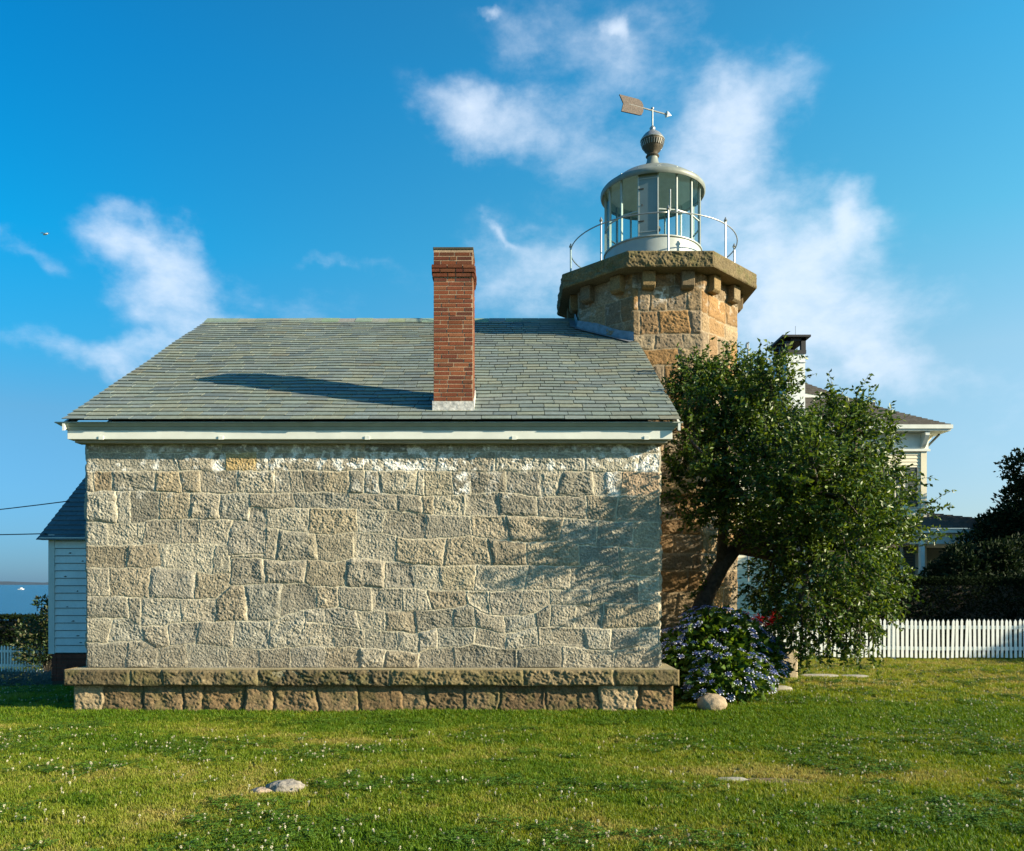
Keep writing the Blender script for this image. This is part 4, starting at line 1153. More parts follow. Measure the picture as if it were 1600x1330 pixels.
def red_plant():
    c = px(1176, 1062, 12.15); c.z = 0
    root = thing('red_flowering_plant', 'small plant with bright red drooping flowers behind the hydrangea', 'plant', c)
    M_red = leaf_mat('red_petal', (.42, .012, .010), (.65, .03, .02), trans=.3, rough=.6, c3=(.75, .10, .03))
    st = MB(); b_, d_, bl, dl = [], [], [], []
    for i in range(16):
        a = rnd.uniform(-.9, 1.25); L = rnd.uniform(1.22, 1.42)
        pts = [Vector((rnd.gauss(0, .05), rnd.gauss(0, .05), 0))]
        for k_ in range(1, 7):
            t = k_ / 6; pts.append(Vector((a * .32 * t * t + rnd.gauss(0, .006), rnd.gauss(0, .01), L * (t - .13 * t ** 3) + .05)))
        st.tube(pts, .004, 4)
        for k_ in range(60):
            t = rnd.uniform(.80, 1); q = pts[4].lerp(pts[6], (t - .7) / .3); b_.append(q + Vector((rnd.gauss(0, .03), rnd.gauss(0, .03), rnd.gauss(0, .022)))); d_.append(Vector((rnd.gauss(0, 1), rnd.gauss(0, 1), rnd.gauss(-.2, .8))))
        for k_ in range(24):
            q = pts[rnd.randint(0, 3)]; bl.append(q); dl.append(Vector((rnd.gauss(0, 1), rnd.gauss(0, 1), 1)))
    st.build('stems', M_red, root)
    leaf_cloud('petals', np.array([tuple(q) for q in b_]), np.array([tuple(q) for q in d_]), .04, .35, M_red, root)
    leaf_cloud('foliage', np.array([tuple(q) for q in bl]), np.array([tuple(q) for q in dl]), .09, .3, M_hleaf, root)
red_plant()

def clump_plant(name, label, cat, loc, lobes, dens, size, width, mat, trunk=None, group=None, up=.3):
    """shrub or tree crown made of leaf blades over ragged lobes, with a stem"""
    root = thing(name, label, cat, loc, group=group)
    P, D = [], []
    for (x, y, z, rx, ry, rz) in lobes:
        n = int(dens * (rx * ry * rz) ** (2 / 3))
        v = rng.normal(size=(n, 3)); v /= np.linalg.norm(v, axis=1, keepdims=True)
        rr = rng.uniform(.55, 1.0, n)[:, None] * (1 + .28 * fbm(v[:, 0] * 2.5 + x, v[:, 2] * 2.5 + v[:, 1] * 1.7 + y, 3, 3)[:, None])
        P.append(np.array([x, y, z]) + v * np.array([rx, ry, rz]) * rr)
        D.append(v + rng.normal(size=(n, 3)) * .7 + np.array([0, 0, up]))
    P = np.concatenate(P); D = np.concatenate(D)
    if trunk:
        t = MB()
        for (x, y, z, rx, ry, rz) in lobes[:10]:
            t.tube([(0, 0, -.1), (x * .3, y * .3, z * .45), (x, y, z)], [trunk, trunk * .6, trunk * .15], 6)
        t.build('trunk', M_bark, root, smooth=True)
    leaf_cloud('crown' if cat == 'tree' else 'foliage', P, D, size, width, mat, root)
    return root

# dark trees behind the hedge on the right
def right_trees():
    g = 'dark trees behind the hedge'
    def lob(n, R0, H0, H1, r):
        out = []
        for i in range(n):
            a = rnd.uniform(0, 2 * PI); h = rnd.random(); rad = R0 * (1 - h * .75) * rnd.uniform(.3, 1)
            out.append((rad * math.cos(a), rad * math.sin(a), H0 + (H1 - H0) * h, r * rnd.uniform(.7, 1.2), r * rnd.uniform(.7, 1.2), r * rnd.uniform(.6, 1)))
        return out
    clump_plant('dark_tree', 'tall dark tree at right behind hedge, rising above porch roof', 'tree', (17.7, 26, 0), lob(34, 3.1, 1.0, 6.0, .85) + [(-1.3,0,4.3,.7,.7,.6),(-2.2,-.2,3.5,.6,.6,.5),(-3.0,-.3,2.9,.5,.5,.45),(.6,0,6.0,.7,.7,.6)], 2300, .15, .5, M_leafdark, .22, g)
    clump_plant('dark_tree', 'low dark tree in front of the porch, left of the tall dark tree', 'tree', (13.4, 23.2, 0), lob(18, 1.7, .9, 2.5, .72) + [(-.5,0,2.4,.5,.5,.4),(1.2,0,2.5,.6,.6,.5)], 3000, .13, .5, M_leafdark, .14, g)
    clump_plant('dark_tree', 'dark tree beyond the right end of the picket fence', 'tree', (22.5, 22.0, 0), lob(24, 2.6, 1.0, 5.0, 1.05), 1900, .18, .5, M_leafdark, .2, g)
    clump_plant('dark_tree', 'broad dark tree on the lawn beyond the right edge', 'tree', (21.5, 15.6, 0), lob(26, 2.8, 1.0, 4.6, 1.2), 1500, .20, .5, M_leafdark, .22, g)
right_trees()
def hedge(name, label, x0, x1, y, z0, z1, thick, n, size):
    root = thing(name, label, 'hedge', ((x0 + x1) / 2, y, 0))
    cx = (x0 + x1) / 2
    b = MB(); b.box(x0 - cx + .1, x1 - cx - .1, -thick/2 + .12, thick/2 - .12, z0, z1 - .12, (.01, .014, .006)); b.build('branches', M_bark, root)
    P = []; D = []
    for face, share in (('f', .5), ('t', .3), ('b', .12), ('e', .08)):
        m = int(n * share); u = rng.uniform(x0 - cx, x1 - cx, m)
        if face == 't': p = np.stack([u, rng.uniform(-thick/2, thick/2, m), np.full(m, z1) + rng.normal(0, .035, m)], 1); d = np.array([0, 0, 1.0])
        elif face == 'e':
            p = np.stack([np.where(rng.random(m) < .5, x0, x1) - cx, rng.uniform(-thick/2, thick/2, m), rng.uniform(z0, z1, m)], 1); d = np.array([0, -1.0, 0])
        else:
            sg = -1 if face == 'f' else 1
            p = np.stack([u, np.full(m, sg * thick/2), rng.uniform(z0, z1, m)], 1); d = np.array([0, sg * 1.0, 0])
            p[:, 1] += sg * .06 * fbm(p[:, 0] * 1.5, p[:, 2] * 2, 8, 3) - sg * np.abs(rng.normal(0, .05, m))
        P.append(p); D.append(np.tile(d, (m, 1)) * .5 + rng.normal(size=(m, 3)) * .7)
    leaf_cloud('foliage', np.concatenate(P), np.concatenate(D), size, .55, M_hedge, root)
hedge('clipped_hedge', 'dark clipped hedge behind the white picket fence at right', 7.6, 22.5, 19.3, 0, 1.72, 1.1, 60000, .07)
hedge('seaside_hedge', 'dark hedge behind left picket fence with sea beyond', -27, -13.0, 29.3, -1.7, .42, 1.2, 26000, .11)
clump_plant('rugosa_shrub', 'leafy shrub beside white outbuilding standing against the sea', 'bush', (-14.8, 25.7, -1.3),
            [(.5,0,1.3,.6,.6,.8),(-.3,0,.9,.7,.6,.6),(.6,0,2.3,.5,.5,.55),(.15,0,1.9,.35,.4,.4),(-.65,0,1.5,.3,.35,.35),(.75,0,3.0,.35,.35,.4),(-.2,0,2.35,.2,.2,.22),(.95,0,1.6,.5,.5,.9)],
            2600, .12, .5, leaf_mat('shrub_leaf', (.02, .042, .010), (.045, .08, .02), trans=.25, c3=(.11, .09, .05)), .05)
for i, (x, y, z, n, lab) in enumerate(((-9.6, 15.2, -.22, 5, 'silvery low plant spreading beside the ledge corner'), (-11.6, 16.4, -.42, 5, 'silvery low plant at far left in front of picket fence'), (-10.6, 17.6, -.5, 4, 'silvery low plant between the outbuilding and the picket fence'))):
    z = float(ground_z(x, y))
    clump_plant('silver_plant', lab, 'plant', (x, y, z), [(rnd.uniform(-.8, .8), rnd.uniform(-.5, .5), .12, .45, .35, .17) for _ in range(n)], 5200, .07, .25, M_silver, None, 'silvery low plants in the shade', up=.8)

# ------------------------------------------------------------------ picket fences
def picket_mesh():
    m = MB(); w, h, t = .0275, .84, .018
    out = [(-w, 0), (w, 0), (w, h - .05), (0, h), (-w, h - .05)]
    vs = [(x, -t / 2, z) for x, z in out] + [(x, t / 2, z) for x, z in out]
    m.add(vs, [(0,1,2,3,4), (9,8,7,6,5)] + [(i, 5 + i, 5 + (i + 1) % 5, (i + 1) % 5) for i in range(5)])
    m.f = [f[::-1] if i >= 2 else f for i, f in enumerate(m.f)]
    return m.mesh('picket', M_white)
PK = picket_mesh()
def fence(label, x0, x1, y0, y1, n, side):
    root = thing('picket_fence', label, 'fence', (0, 0, 0), group=None)
    for i in range(n):
        t = i / (n - 1); x = x0 + (x1 - x0) * t; y = y0 + (y1 - y0) * t
        o = bpy.data.objects.new('picket', PK); C.objects.link(o); o.parent = root
        o.location = (x, y, float(ground_z(x, y)) + .04 + rnd.uniform(-.008, .008)); o.rotation_euler = (0, R(rnd.gauss(0, .7)), math.atan2(y1 - y0, x1 - x0))
        o.scale = (rnd.uniform(.92, 1.08), 1, 1)
    for zz in (.20, .66):
        r = MB(); seg = 12; pts = []
        for i in range(seg):
            ta, tb = i / seg, (i + 1) / seg
            xa, xb = x0 + (x1 - x0) * ta, x0 + (x1 - x0) * tb; ya, yb = y0 + (y1 - y0) * ta, y0 + (y1 - y0) * tb
            za, zb = float(ground_z(xa, ya)) + zz, float(ground_z(xb, yb)) + zz
            r.add([(xa, ya + .012, za), (xb, yb + .012, zb), (xb, yb + .05, zb), (xa, ya + .05, za), (xa, ya + .012, za + .075), (xb, yb + .012, zb + .075), (xb, yb + .05, zb + .075), (xa, ya + .05, za + .075)],
                  [(0,3,2,1),(4,5,6,7),(0,1,5,4),(2,3,7,6)] + ([(3,0,4,7)] if i == 0 else []) + ([(1,2,6,5)] if i == seg - 1 else []))
        r.build('rail', M_white, root)
    L_ = math.hypot(x1 - x0, y1 - y0); k_ = max(2, int(L_ / 2.4))
    for i in range(k_ + 1):
        t = i / k_; x = x0 + (x1 - x0) * t; y = y0 + (y1 - y0) * t; z = float(ground_z(x, y))
        p = MB(); p.box(x - .045, x + .045, y + .052, y + .142, z - .2, z + .80); p.build('post', M_white, root)
fence('long white picket fence crossing the lawn at right before the hedge', 5.15, 14.7, 17.55, 17.55, 98, 1)
fence('white picket fence at far left beside outbuilding above the sea', -19.5, -14.55, 26.6, 26.0, 49, -1)

# ------------------------------------------------------------------ big house on the right
def big_house():
    r = thing('clapboard_house', 'large cream clapboard house with low hipped roof half hidden behind leaning tree', 'house', (0, 0, 0))
    D = 28.0
    def X(p, d=D): return (p - 800) / F * d
    def Z(p, d=D): return EYE + (912 - p) / F * d
    xr, xl = X(1447), X(1447) - 9.0; y0, y1 = D, D + 9
    zt = Z(705)
    w = MB(); z = 0; ex = .115
    while z < zt:
        h = min(ex, zt - z)
        w.add([(xl, y0 - .022, z + .012), (xr, y0 - .022, z + .012), (xr, y0 - .004, z + h), (xl, y0 - .004, z + h)], [(0,1,2,3)])
        w.add([(xl - .014, y1, z), (xl - .014, y0, z), (xl, y0, z + h), (xl, y1, z + h)], [(0,1,2,3)])
        z += ex
    w.box(xl, xr, y0 + .02, y1, -.1, zt); w.build('clapboard_wall', M_cream, r)
    c = MB()
    c.box(xr - .2, xr, y0 - .05, y0 - .024, 0, zt); c.build('corner_board', M_cream, r); c = MB(); c.box(xl, xl + .2, y0 - .05, y0 - .024, 0, zt); c.build('corner_board', M_cream, r)
    fz = MB(); ze = Z(684); fz.box(xl - .05, xr + .05, y0 - .06, y1 + .06, zt + .002, ze + .15); fz.box(xl - .1, xr + .1, y0 - .1, y0 - .062, zt - .02, zt + .06); fz.build('frieze', M_trim, r)
    for i in range(8):
        xx = xr - .15 - i * 1.18
        b = MB(); b.add([(xx - .07, y0 - .065, zt + .08), (xx + .07, y0 - .065, zt + .08), (xx + .07, y0 - .065, ze + .14), (xx - .07, y0 - .065, ze + .14), (xx - .07, y0 - .40, ze + .14), (xx + .07, y0 - .40, ze + .14), (xx - .07, y0 - .2, zt + .2), (xx + .07, y0 - .2, zt + .2), (xx - .07, y0 - .40, ze + .02), (xx + .07, y0 - .40, ze + .02)],
                        [(0,1,7,6),(6,7,9,8),(8,9,5,4),(3,4,8,6,0),(1,7,9,5,2),(2,3,0,1),(3,2,5,4)]); b.build('bracket', M_trim, r)
    ov = .62; oy = .45; zr0 = ze + .16
    e = MB(); e.box(xl - ov, xr + ov, y0 - oy, y1 + oy, zr0, zr0 + .06); e.box(xl - ov - .05, xr + ov + .05, y0 - oy - .05, y1 + oy + .05, zr0 + .065, zr0 + .2); e.build('eave', M_trim, r)
    # hipped roof in shingle courses with a slight bell-cast
    sh = MB(); A = (xl - ov, xr + ov, y0 - oy, y1 + oy); n = 34; run = 4.6
    def ring(t):
        s = t * run; hh = .50 * s + .03 * s * s
        return (A[0] + s, A[1] - s, A[2] + s * .93, A[3] - s * .93, zr0 + .21 + hh)
    for i in range(n):
        a, b = ring(i / n), ring((i + 1) / n); q = rnd.uniform(.9, 1.1); lift = .03
        col = (.085 * q, .078 * q, .068 * q)
        va = [(a[0], a[2]), (a[1], a[2]), (a[1], a[3]), (a[0], a[3])]; vb = [(b[0], b[2]), (b[1], b[2]), (b[1], b[3]), (b[0], b[3])]
        for k_ in range(4):
            k2 = (k_ + 1) % 4
            sh.add([(*va[k_], a[4] + lift), (*va[k2], a[4] + lift), (*vb[k2], b[4]), (*vb[k_], b[4]), (*va[k_], a[4]), (*va[k2], a[4])], [(0,1,2,3), (4,5,1,0)], col)
    sh.build('hipped_roof', M_shingle, r)
    # low gable tier above the hipped roof
    g = MB(); yg = D + 2.0
    xa, za = X(1225, yg), Z(607, yg); xb, zb = X(1366, yg), Z(630, yg); xc_ = xa - (xb - xa); dp = 4.5
    for sgn, (q0, q1) in ((1, ((xa, za), (xb, zb))), (-1, ((xc_, zb), (xa, za)))):
        g.add([(q0[0], yg - .1, q0[1]), (q1[0], yg - .1, q1[1]), (q1[0], yg + dp, q1[1]), (q0[0], yg + dp, q0[1])] + [(q0[0], yg - .1, q0[1] - .07), (q1[0], yg - .1, q1[1] - .07), (q1[0], yg + dp, q1[1] - .07), (q0[0], yg + dp, q0[1] - .07)],
              [(0,1,2,3),(7,6,5,4),(4,5,1,0),(5,6,2,1),(7,4,0,3)], (.085, .078, .068))
    g.build('upper_roof', M_shingle, r)
    g = MB()
    g.add([(xc_ + .1, yg - .04, zb - .08), (xb - .1, yg - .04, zb - .08), (xa, yg - .04, za - .075), (xc_ + .3, yg - .04, zb - 1.2), (xb - .3, yg - .04, zb - 1.2)], [(0, 1, 2), (3, 4, 1, 0)])
    g.add([(xa, yg - .08, za - .075), (xb, yg - .08, zb - .075), (xb, yg - .08, zb - .26), (xa, yg - .08, za - .26)], [(3, 2, 1, 0)])
    g.box(xb - .3, xb - .02, yg - .03, yg + dp, zb - 1.2, zb - .09)
    g.build('pediment', M_trim, r)
    # chimney
    yc = 26.9 + 1.2; cx0, cx1 = X(1229, yc), X(1258, yc); dpth = 1.35; zc = Z(553, yc); zt2 = Z(524, yc)
    ch = MB(); ch.box(cx0, cx1, yc, yc + dpth, 5.5, zc); ch.box(cx0 - .03, cx1 + .03, yc - .03, yc + dpth + .03, zc - .30, zc - .27); chim = ch.build('chimney', M_white, r); chim['label'] = 'white chimney with black louvred hood'
    cb = MB(); cb.box(cx0 - .03, cx1 + .03, yc - .03, yc + dpth + .03, zc, zc + .13)
    h = zt2 - zc
    for (xx, yy) in ((cx0 - .02, yc - .02), (cx1 - .14, yc - .02), (cx0 - .02, yc + dpth - .14), (cx1 - .14, yc + dpth - .14), (cx0 - .02, yc + dpth/2 - .08)):
        cb.box(xx, xx + .16, yy, yy + .16, zc + .13, zc + h - .1)
    cb.box(cx0 - .02, cx1 + .02, yc - .02, yc + .02, zc + h - .2, zc + h - .102); cb.box(cx0 - .02, cx0 + .02, yc - .01, yc + dpth, zc + h - .2, zc + h - .102)
    cb.build('chimney_hood', M_black, chim)
    cp = MB(); cp.box(cx0 - .20, cx1 + .14, yc - .18, yc + dpth + .18, zc + h - .1, zc + h - .03); cp.build('hood_cap', M_black, chim)
    an = MB(); an.tube([(cx0 + .45, yc + .4, zc + h), (cx0 + .45, yc + .4, zc + h + .45)], .01, 4); an.build('aerial', M_galv, chim)
    # downspout crossing under the eave
    ds = MB(); ds.tube([(xr + .45, y0 + .5, zr0 - .02), (xr + .06, y0 + .6, zt + .1), (xr + .06, y0 + .6, .1)], .045, 8); ds.build('downspout', M_cream, r)
    ds = MB(); ds.tube([(xr + .52, y0 + .1, zr0 - .02), (xr + .05, y0 + .25, zt + .08)], .04, 6); ds.build('drain_elbow', M_shutter, r)
    # windows with shutters
    def window(x0, x1, z0, z1):
        f = MB(); t = .1
        f.box(x0 - t, x0, y0 - .06, y0 - .017, z0 - t, z1 + t); f.box(x1, x1 + t, y0 - .06, y0 - .017, z0 - t, z1 + t)
        f.box(x0, x1, y0 - .06, y0 - .017, z1, z1 + t); f.box(x0 - .18, x1 + .18, y0 - .1, y0 - .0165, z0 - t - .12, z0 - t); f.box(x0, x1, y0 - .06, y0 - .017, z0 - t, z0)
        f.box(x0, x1, y0 - .045, y0 - .018, (z0 + z1)/2 - .03, (z0 + z1)/2 + .03); f.box((x0+x1)/2 - .02, (x0+x1)/2 + .02, y0 - .04, y0 - .018, z0, z1)
        fo = f.build('window', M_cream, r)
        p = MB(); p.box(x0, x1, y0 - .030, y0 - .017, z0, z1); p.build('pane', M_window, fo)
        for s in (0, 1):
            b = MB(); bx0 = x0 - t - .42 if s == 0 else x1 + t + .0; wd = .42
            b.box(bx0, bx0 + .05, y0 - .07, y0 - .0165, z0 - t, z1 + t); b.box(bx0 + wd - .05, bx0 + wd, y0 - .07, y0 - .0165, z0 - t, z1 + t)
            zz = z0 - t
            while zz < z1 + t:
                b.add([(bx0 + .05, y0 - .06, zz), (bx0 + wd - .05, y0 - .06, zz), (bx0 + wd - .05, y0 - .02, zz + .045), (bx0 + .05, y0 - .02, zz + .045)], [(0, 1, 2, 3)]); zz += .055
            b.build('shutter', M_shutter, fo)
    window(X(1386), X(1410), Z(787), Z(735)); window(X(1240), X(1272), Z(787), Z(728)); window(X(1372), X(1405), Z(905), Z(840)); window(X(1240), X(1272), Z(905), Z(840))
    # porch at the right
    yp = 26.5
    xp0, xp1 = X(1436, yp), X(1600, yp) + 1.2; zp = Z(833, yp)
    p = MB(); p.box(xp0 - .15, xp1, yp - .12, yp + .06, zp, zp + .14); p.box(xp0 - .05, xp1 - .1, yp + .061, yp + 3.5, zp - .35, zp + .1)
    p.build('porch_fascia', M_trim, r)
    pr = MB(); n = 14
    for i in range(n):
        t0, t1 = i / n, (i + 1) / n; z0 = zp + .15 + t0 * .72; z1 = zp + .15 + t1 * .72; a0, a1 = xp0 - .2 + 0 * t0, xp0 - .2
        b0, b1 = xp1 - 3.3 * t0 * 1.0, xp1 - 3.3 * t1
        q = rnd.uniform(.9, 1.1)
        pr.add([(a0, yp - .18 + t0 * 2.4, z0 + .03), (b0, yp - .18 + t0 * 2.4, z0 + .03), (b1, yp - .18 + t1 * 2.4, z1), (a1, yp - .18 + t1 * 2.4, z1), (a0, yp - .18 + t0 * 2.4, z0), (b0, yp - .18 + t0 * 2.4, z0)], [(0,1,2,3),(4,5,1,0)], (.085*q, .078*q, .068*q))
        if i < n: pr.add([(b0, yp - .18 + t0 * 2.4, z0), (b0, yp + 3.4 - t0 * .3, z0), (b1, yp + 3.4 - t1 * .3, z1), (b1, yp - .18 + t1 * 2.4, z1)], [(0,1,2,3)], (.085, .078, .068))
    pr.build('porch_roof', M_shingle, r)
    pp = MB()
    pp.box(xp0 + .2, xp1 - .4, yp + 2.9, yp + 3.3, 0, zp - .36); pp.build('porch_wall', M_shutter, r)
    for xx in (xp0 + .05, xp0 + 1.5, xp0 + 3.0, xp1 - .35):
        q = MB(); q.box(xx, xx + .14, yp, yp + .14, 0, zp - .002); q.build('porch_post', M_trim, r)
    fl = MB(); fl.box(xp0, xp1 - .2, yp, yp + 2.9, -.05, .3); fl.build('porch_floor', M_trim, r)
big_house()
def roof_antenna():
    p = px(1169, 600, 20.0); b = MB(); z1 = EYE + (912 - 537) / F * 20.0
    b.tube([(0, 0, -4.9), (0, 0, z1 - p.z)], .022, 6); b.tube([(-.05, 0, z1 - p.z), (.02, 0, z1 - p.z + .03)], .02, 5)
    b.tube([(-.04, 0, z1 - p.z - .12), (-.04, 0, z1 - p.z - .02)], .03, 6)
    o = b.build('flag_mast', M_galv); o.location = (p.x, p.y, p.z); tag(o, 'thin grey metal mast poking up between tower and white chimney', 'mast')
roof_antenna()

# ------------------------------------------------------------------ stones on the lawn
def rock(name, label, cat, loc, dims, mat, seed, n=40, flat=.0, disp=.12, group=None, freq=2.2):
    import mathutils
    vs = []; m = MB(); rows = n // 2
    for j in range(rows + 1):
        th = PI * j / rows
        for i in range(n):
            ph = 2 * PI * i / n
            v = Vector((math.sin(th) * math.cos(ph), math.sin(th) * math.sin(ph), math.cos(th)))
            q = 1 + disp * float(mathutils.noise.fractal(v * freq + Vector((seed, seed * 2, 0)), 1.0, 2.0, 4))
            sq = .72 if flat else 1
            f = lambda t: math.copysign(abs(t) ** sq, t)
            vs.append((f(v.x) * dims[0] * q, f(v.y) * dims[1] * q, f(v.z) * dims[2] * q))
    fs = []
    for j in range(rows):
        for i in range(n):
            fs.append((j*n+i, (j+1)*n+i, (j+1)*n+(i+1) % n, j*n+(i+1) % n))
    m.add(vs, fs); o = m.build(name, mat, smooth=True); o.location = loc
    return tag(o, label, cat, group)
def gp(x, y, dz=0):
    d = EYE * F / (y - 912); p = px(x, y, d); p.z = float(ground_z(p.x, p.y)) + dz; return p
rock('round_stone', 'pale smooth dome shaped stone on the lawn before the hydrangea', 'stone', gp(1116, 1114, .105) + Vector((0, .12, 0)), (.19, .185, .128), M_roundstone, 3, 48, disp=.10)
def stone_disc():
    p = gp(1118, 1116, 0) + Vector((0, .12, 0)); b = MB(); b.lathe([(.16, -.05), (.165, .0), (.155, .022), (0.001, .024)], 28, p); o = b.build('round_disc', M_roundstone, auto=40)
    tag(o, 'flat round stone disc beneath the pale dome stone', 'stone')
stone_disc()
rock('lawn_rock', 'pale grey rock half sunk in the lawn, larger of the pair', 'rock', gp(446, 1234, .02), (.155, .10, .062), M_rock, 8, 40, disp=.22)
rock('lawn_rock', 'low brownish rock in the lawn touching the larger pale rock', 'rock', gp(410, 1237, .005), (.095, .075, .035), plain('brown_rock', (.34, .26, .19), .95, namt=.3, nscale=40, bump=.01), 12, 36, disp=.22)
rock('sunken_slab', 'thin pale stone barely showing through worn lawn at lower right', 'stone', gp(1142, 1220, .0), (.14, .06, .022), M_flag, 15, 32, flat=1, disp=.15)
rock('bare_earth', 'bare dry earth scrape in the worn lawn beside the thin pale stone', 'earth patch', gp(1205, 1222, -.014), (.44, .12, .024), plain('dry_earth', (.17, .12, .065), .97, namt=.5, nscale=30, bump=.01), 17, 36, disp=.3)
rock('earth_patch', 'bare sandy strip in the lawn in front of the stone wall', 'earth patch', gp(622, 1157, -.010), (.30, .08, .018), plain('sandy_earth', (.26, .20, .11), .97, namt=.4, nscale=30, bump=.01), 19, 36, disp=.3)
rock('step_slab', 'flat stone slab on grass beside the hydrangea', 'slab', gp(1213, 1080, .02), (.24, .13, .055), M_flag, 21, 40, flat=1, disp=.06)
for (x, y, w, dp, s, lab) in ((1280, 1058, .34, .13, 31, 'left flagstone of the two lying beyond the lit stone post'), (1335, 1057, .26, .12, 33, 'right flagstone of the two lying beyond the lit stone post')):
    rock('flagstone', lab, 'flagstone', gp(x, y, .012), (w, dp, .03), M_flag, s, 36, flat=1, disp=.06, group='flagstones in the lawn')
def stone_post():
    p = gp(1231, 1062, 0); b = MB(); w, d, h = .18, .2, .50
    b.box(-w, w, 0, 2 * d, -.1, h, (.46, .37, .25)); o = b.build('stone_post', M_granite, bevel=.03); o.location = p
    tag(o, 'short sunlit tan stone post rising at right edge of hydrangea', 'stone post')
stone_post()

# ------------------------------------------------------------------ wires, boat, bird
def wire(label, a, b, sag):
    m = MB(); n = 16; pts = []
    for i in range(n + 1):
        t = i / n; q = a.lerp(b, t); q.z -= sag * 4 * t * (1 - t); pts.append(q)
    m.tube(pts, .011, 5); o = m.build('overhead_wire', M_black, smooth=True); tag(o, label, 'wire', 'overhead wires')
wire('upper dark overhead wire reaching the slate roof of the outbuilding', px(108, 783, 16.4), px(-420, 826, 24), .12)
wire('lower dark overhead wire reaching the eave of the outbuilding', px(72, 834, 15.95), px(-420, 826, 24), .10)
def boat():
    p = px(33, 914, 900); b = MB(); L_, w = 3.2, 1.1
    hull = [(-L_, -w, .9), (L_ * .5, -w, 1.0), (L_ * 1.15, 0, 1.25), (L_ * .5, w, 1.0), (-L_, w, .9)]
    bot = [(-L_, -w * .7, -.3), (L_ * .5, -w * .6, -.3), (L_ * .9, 0, -.2), (L_ * .5, w * .6, -.3), (-L_, w * .7, -.3)]
    b.add(hull + bot, [(0,1,2,3,4)] + [(5 + i, 5 + (i + 1) % 5, (i + 1) % 5, i) for i in range(5)] + [(9,8,7,6,5)])
    root = thing('motor_boat', 'tiny white motor boat far out on the sea', 'boat', (p.x, 900, -5.2))
    b.build('hull', M_white, root); c = MB(); c.box(-.9, 1.1, -.75, .75, 1.0, 2.3); c.build('cabin', M_white, root, bevel=.15)
boat()
def bird():
    p = px(71, 366, 45); b = MB()
    b.lathe([(.001, -.2), (.03, -.17), (.055, -.05), (.05, .06), (.03, .15), (.001, .2)], 8)
    root = thing('flying_bird', 'small white gull flying high at upper left', 'bird', p)
    me = b.mesh('body', M_white, True); o = link('body', me, root); o.rotation_euler = (R(90), 0, R(70))
    for s in (-1, 1):
        w = MB(); w.add([(0, .06, .02), (0, -.06, .02), (s * .14, -.05, .07), (s * .28, -.03, .03), (s * .15, .05, .07)], [(0,1,2,4), (4,2,3)]); q = link('wing', w.mesh('wing', M_galv), root); sd = q.modifiers.new('solid', 'SOLIDIFY'); sd.thickness = .008
bird()

# ------------------------------------------------------------------ grass and clover
def src_collection(name, meshes):
    col = bpy.data.collections.new(name)
    for me in meshes:
        o = bpy.data.objects.new(me.name, me); col.objects.link(o)
    return col
def scatter(name, P, rot, scl, tint, col, label):
    me = bpy.data.meshes.new(name); n = len(P)
    me.vertices.add(n); me.vertices.foreach_set('co', P.astype(np.float32).ravel())
    a = me.attributes.new('rot', 'FLOAT_VECTOR', 'POINT'); a.data.foreach_set('vector', rot.astype(np.float32).ravel())
    a = me.attributes.new('scl', 'FLOAT', 'POINT'); a.data.foreach_set('value', scl.astype(np.float32))
    a = me.attributes.new('tint', 'FLOAT', 'POINT'); a.data.foreach_set('value', tint.astype(np.float32))
    me.update()
    o = link(name, me); tag(o, label, name.replace('_', ' '), kind='stuff')
    ng = bpy.data.node_groups.new(name + '_nodes', 'GeometryNodeTree')
    ng.interface.new_socket('Geometry', in_out='INPUT', socket_type='NodeSocketGeometry')
    ng.interface.new_socket('Geometry', in_out='OUTPUT', socket_type='NodeSocketGeometry')
    N, L = ng.nodes, ng.links
    gi, go = N.new('NodeGroupInput'), N.new('NodeGroupOutput')
    ip = N.new('GeometryNodeInstanceOnPoints'); ci = N.new('GeometryNodeCollectionInfo')
    ci.inputs['Collection'].default_value = col; ci.inputs['Separate Children'].default_value = True; ci.inputs['Reset Children'].default_value = True
    ip.inputs['Pick Instance'].default_value = True
    r = N.new('GeometryNodeInputNamedAttribute'); r.data_type = 'FLOAT_VECTOR'; r.inputs[0].default_value = 'rot'
    e = N.new('FunctionNodeEulerToRotation'); L.new(r.outputs[0], e.inputs[0])
    s = N.new('GeometryNodeInputNamedAttribute'); s.data_type = 'FLOAT'; s.inputs[0].default_value = 'scl'
    L.new(gi.outputs[0], ip.inputs['Points']); L.new(ci.outputs[0], ip.inputs['Instance'])
    L.new(e.outputs[0], ip.inputs['Rotation']); L.new(s.outputs[0], ip.inputs['Scale']); L.new(ip.outputs[0], go.inputs[0])
    m = o.modifiers.new('scatter', 'NODES'); m.node_group = ng
    return o
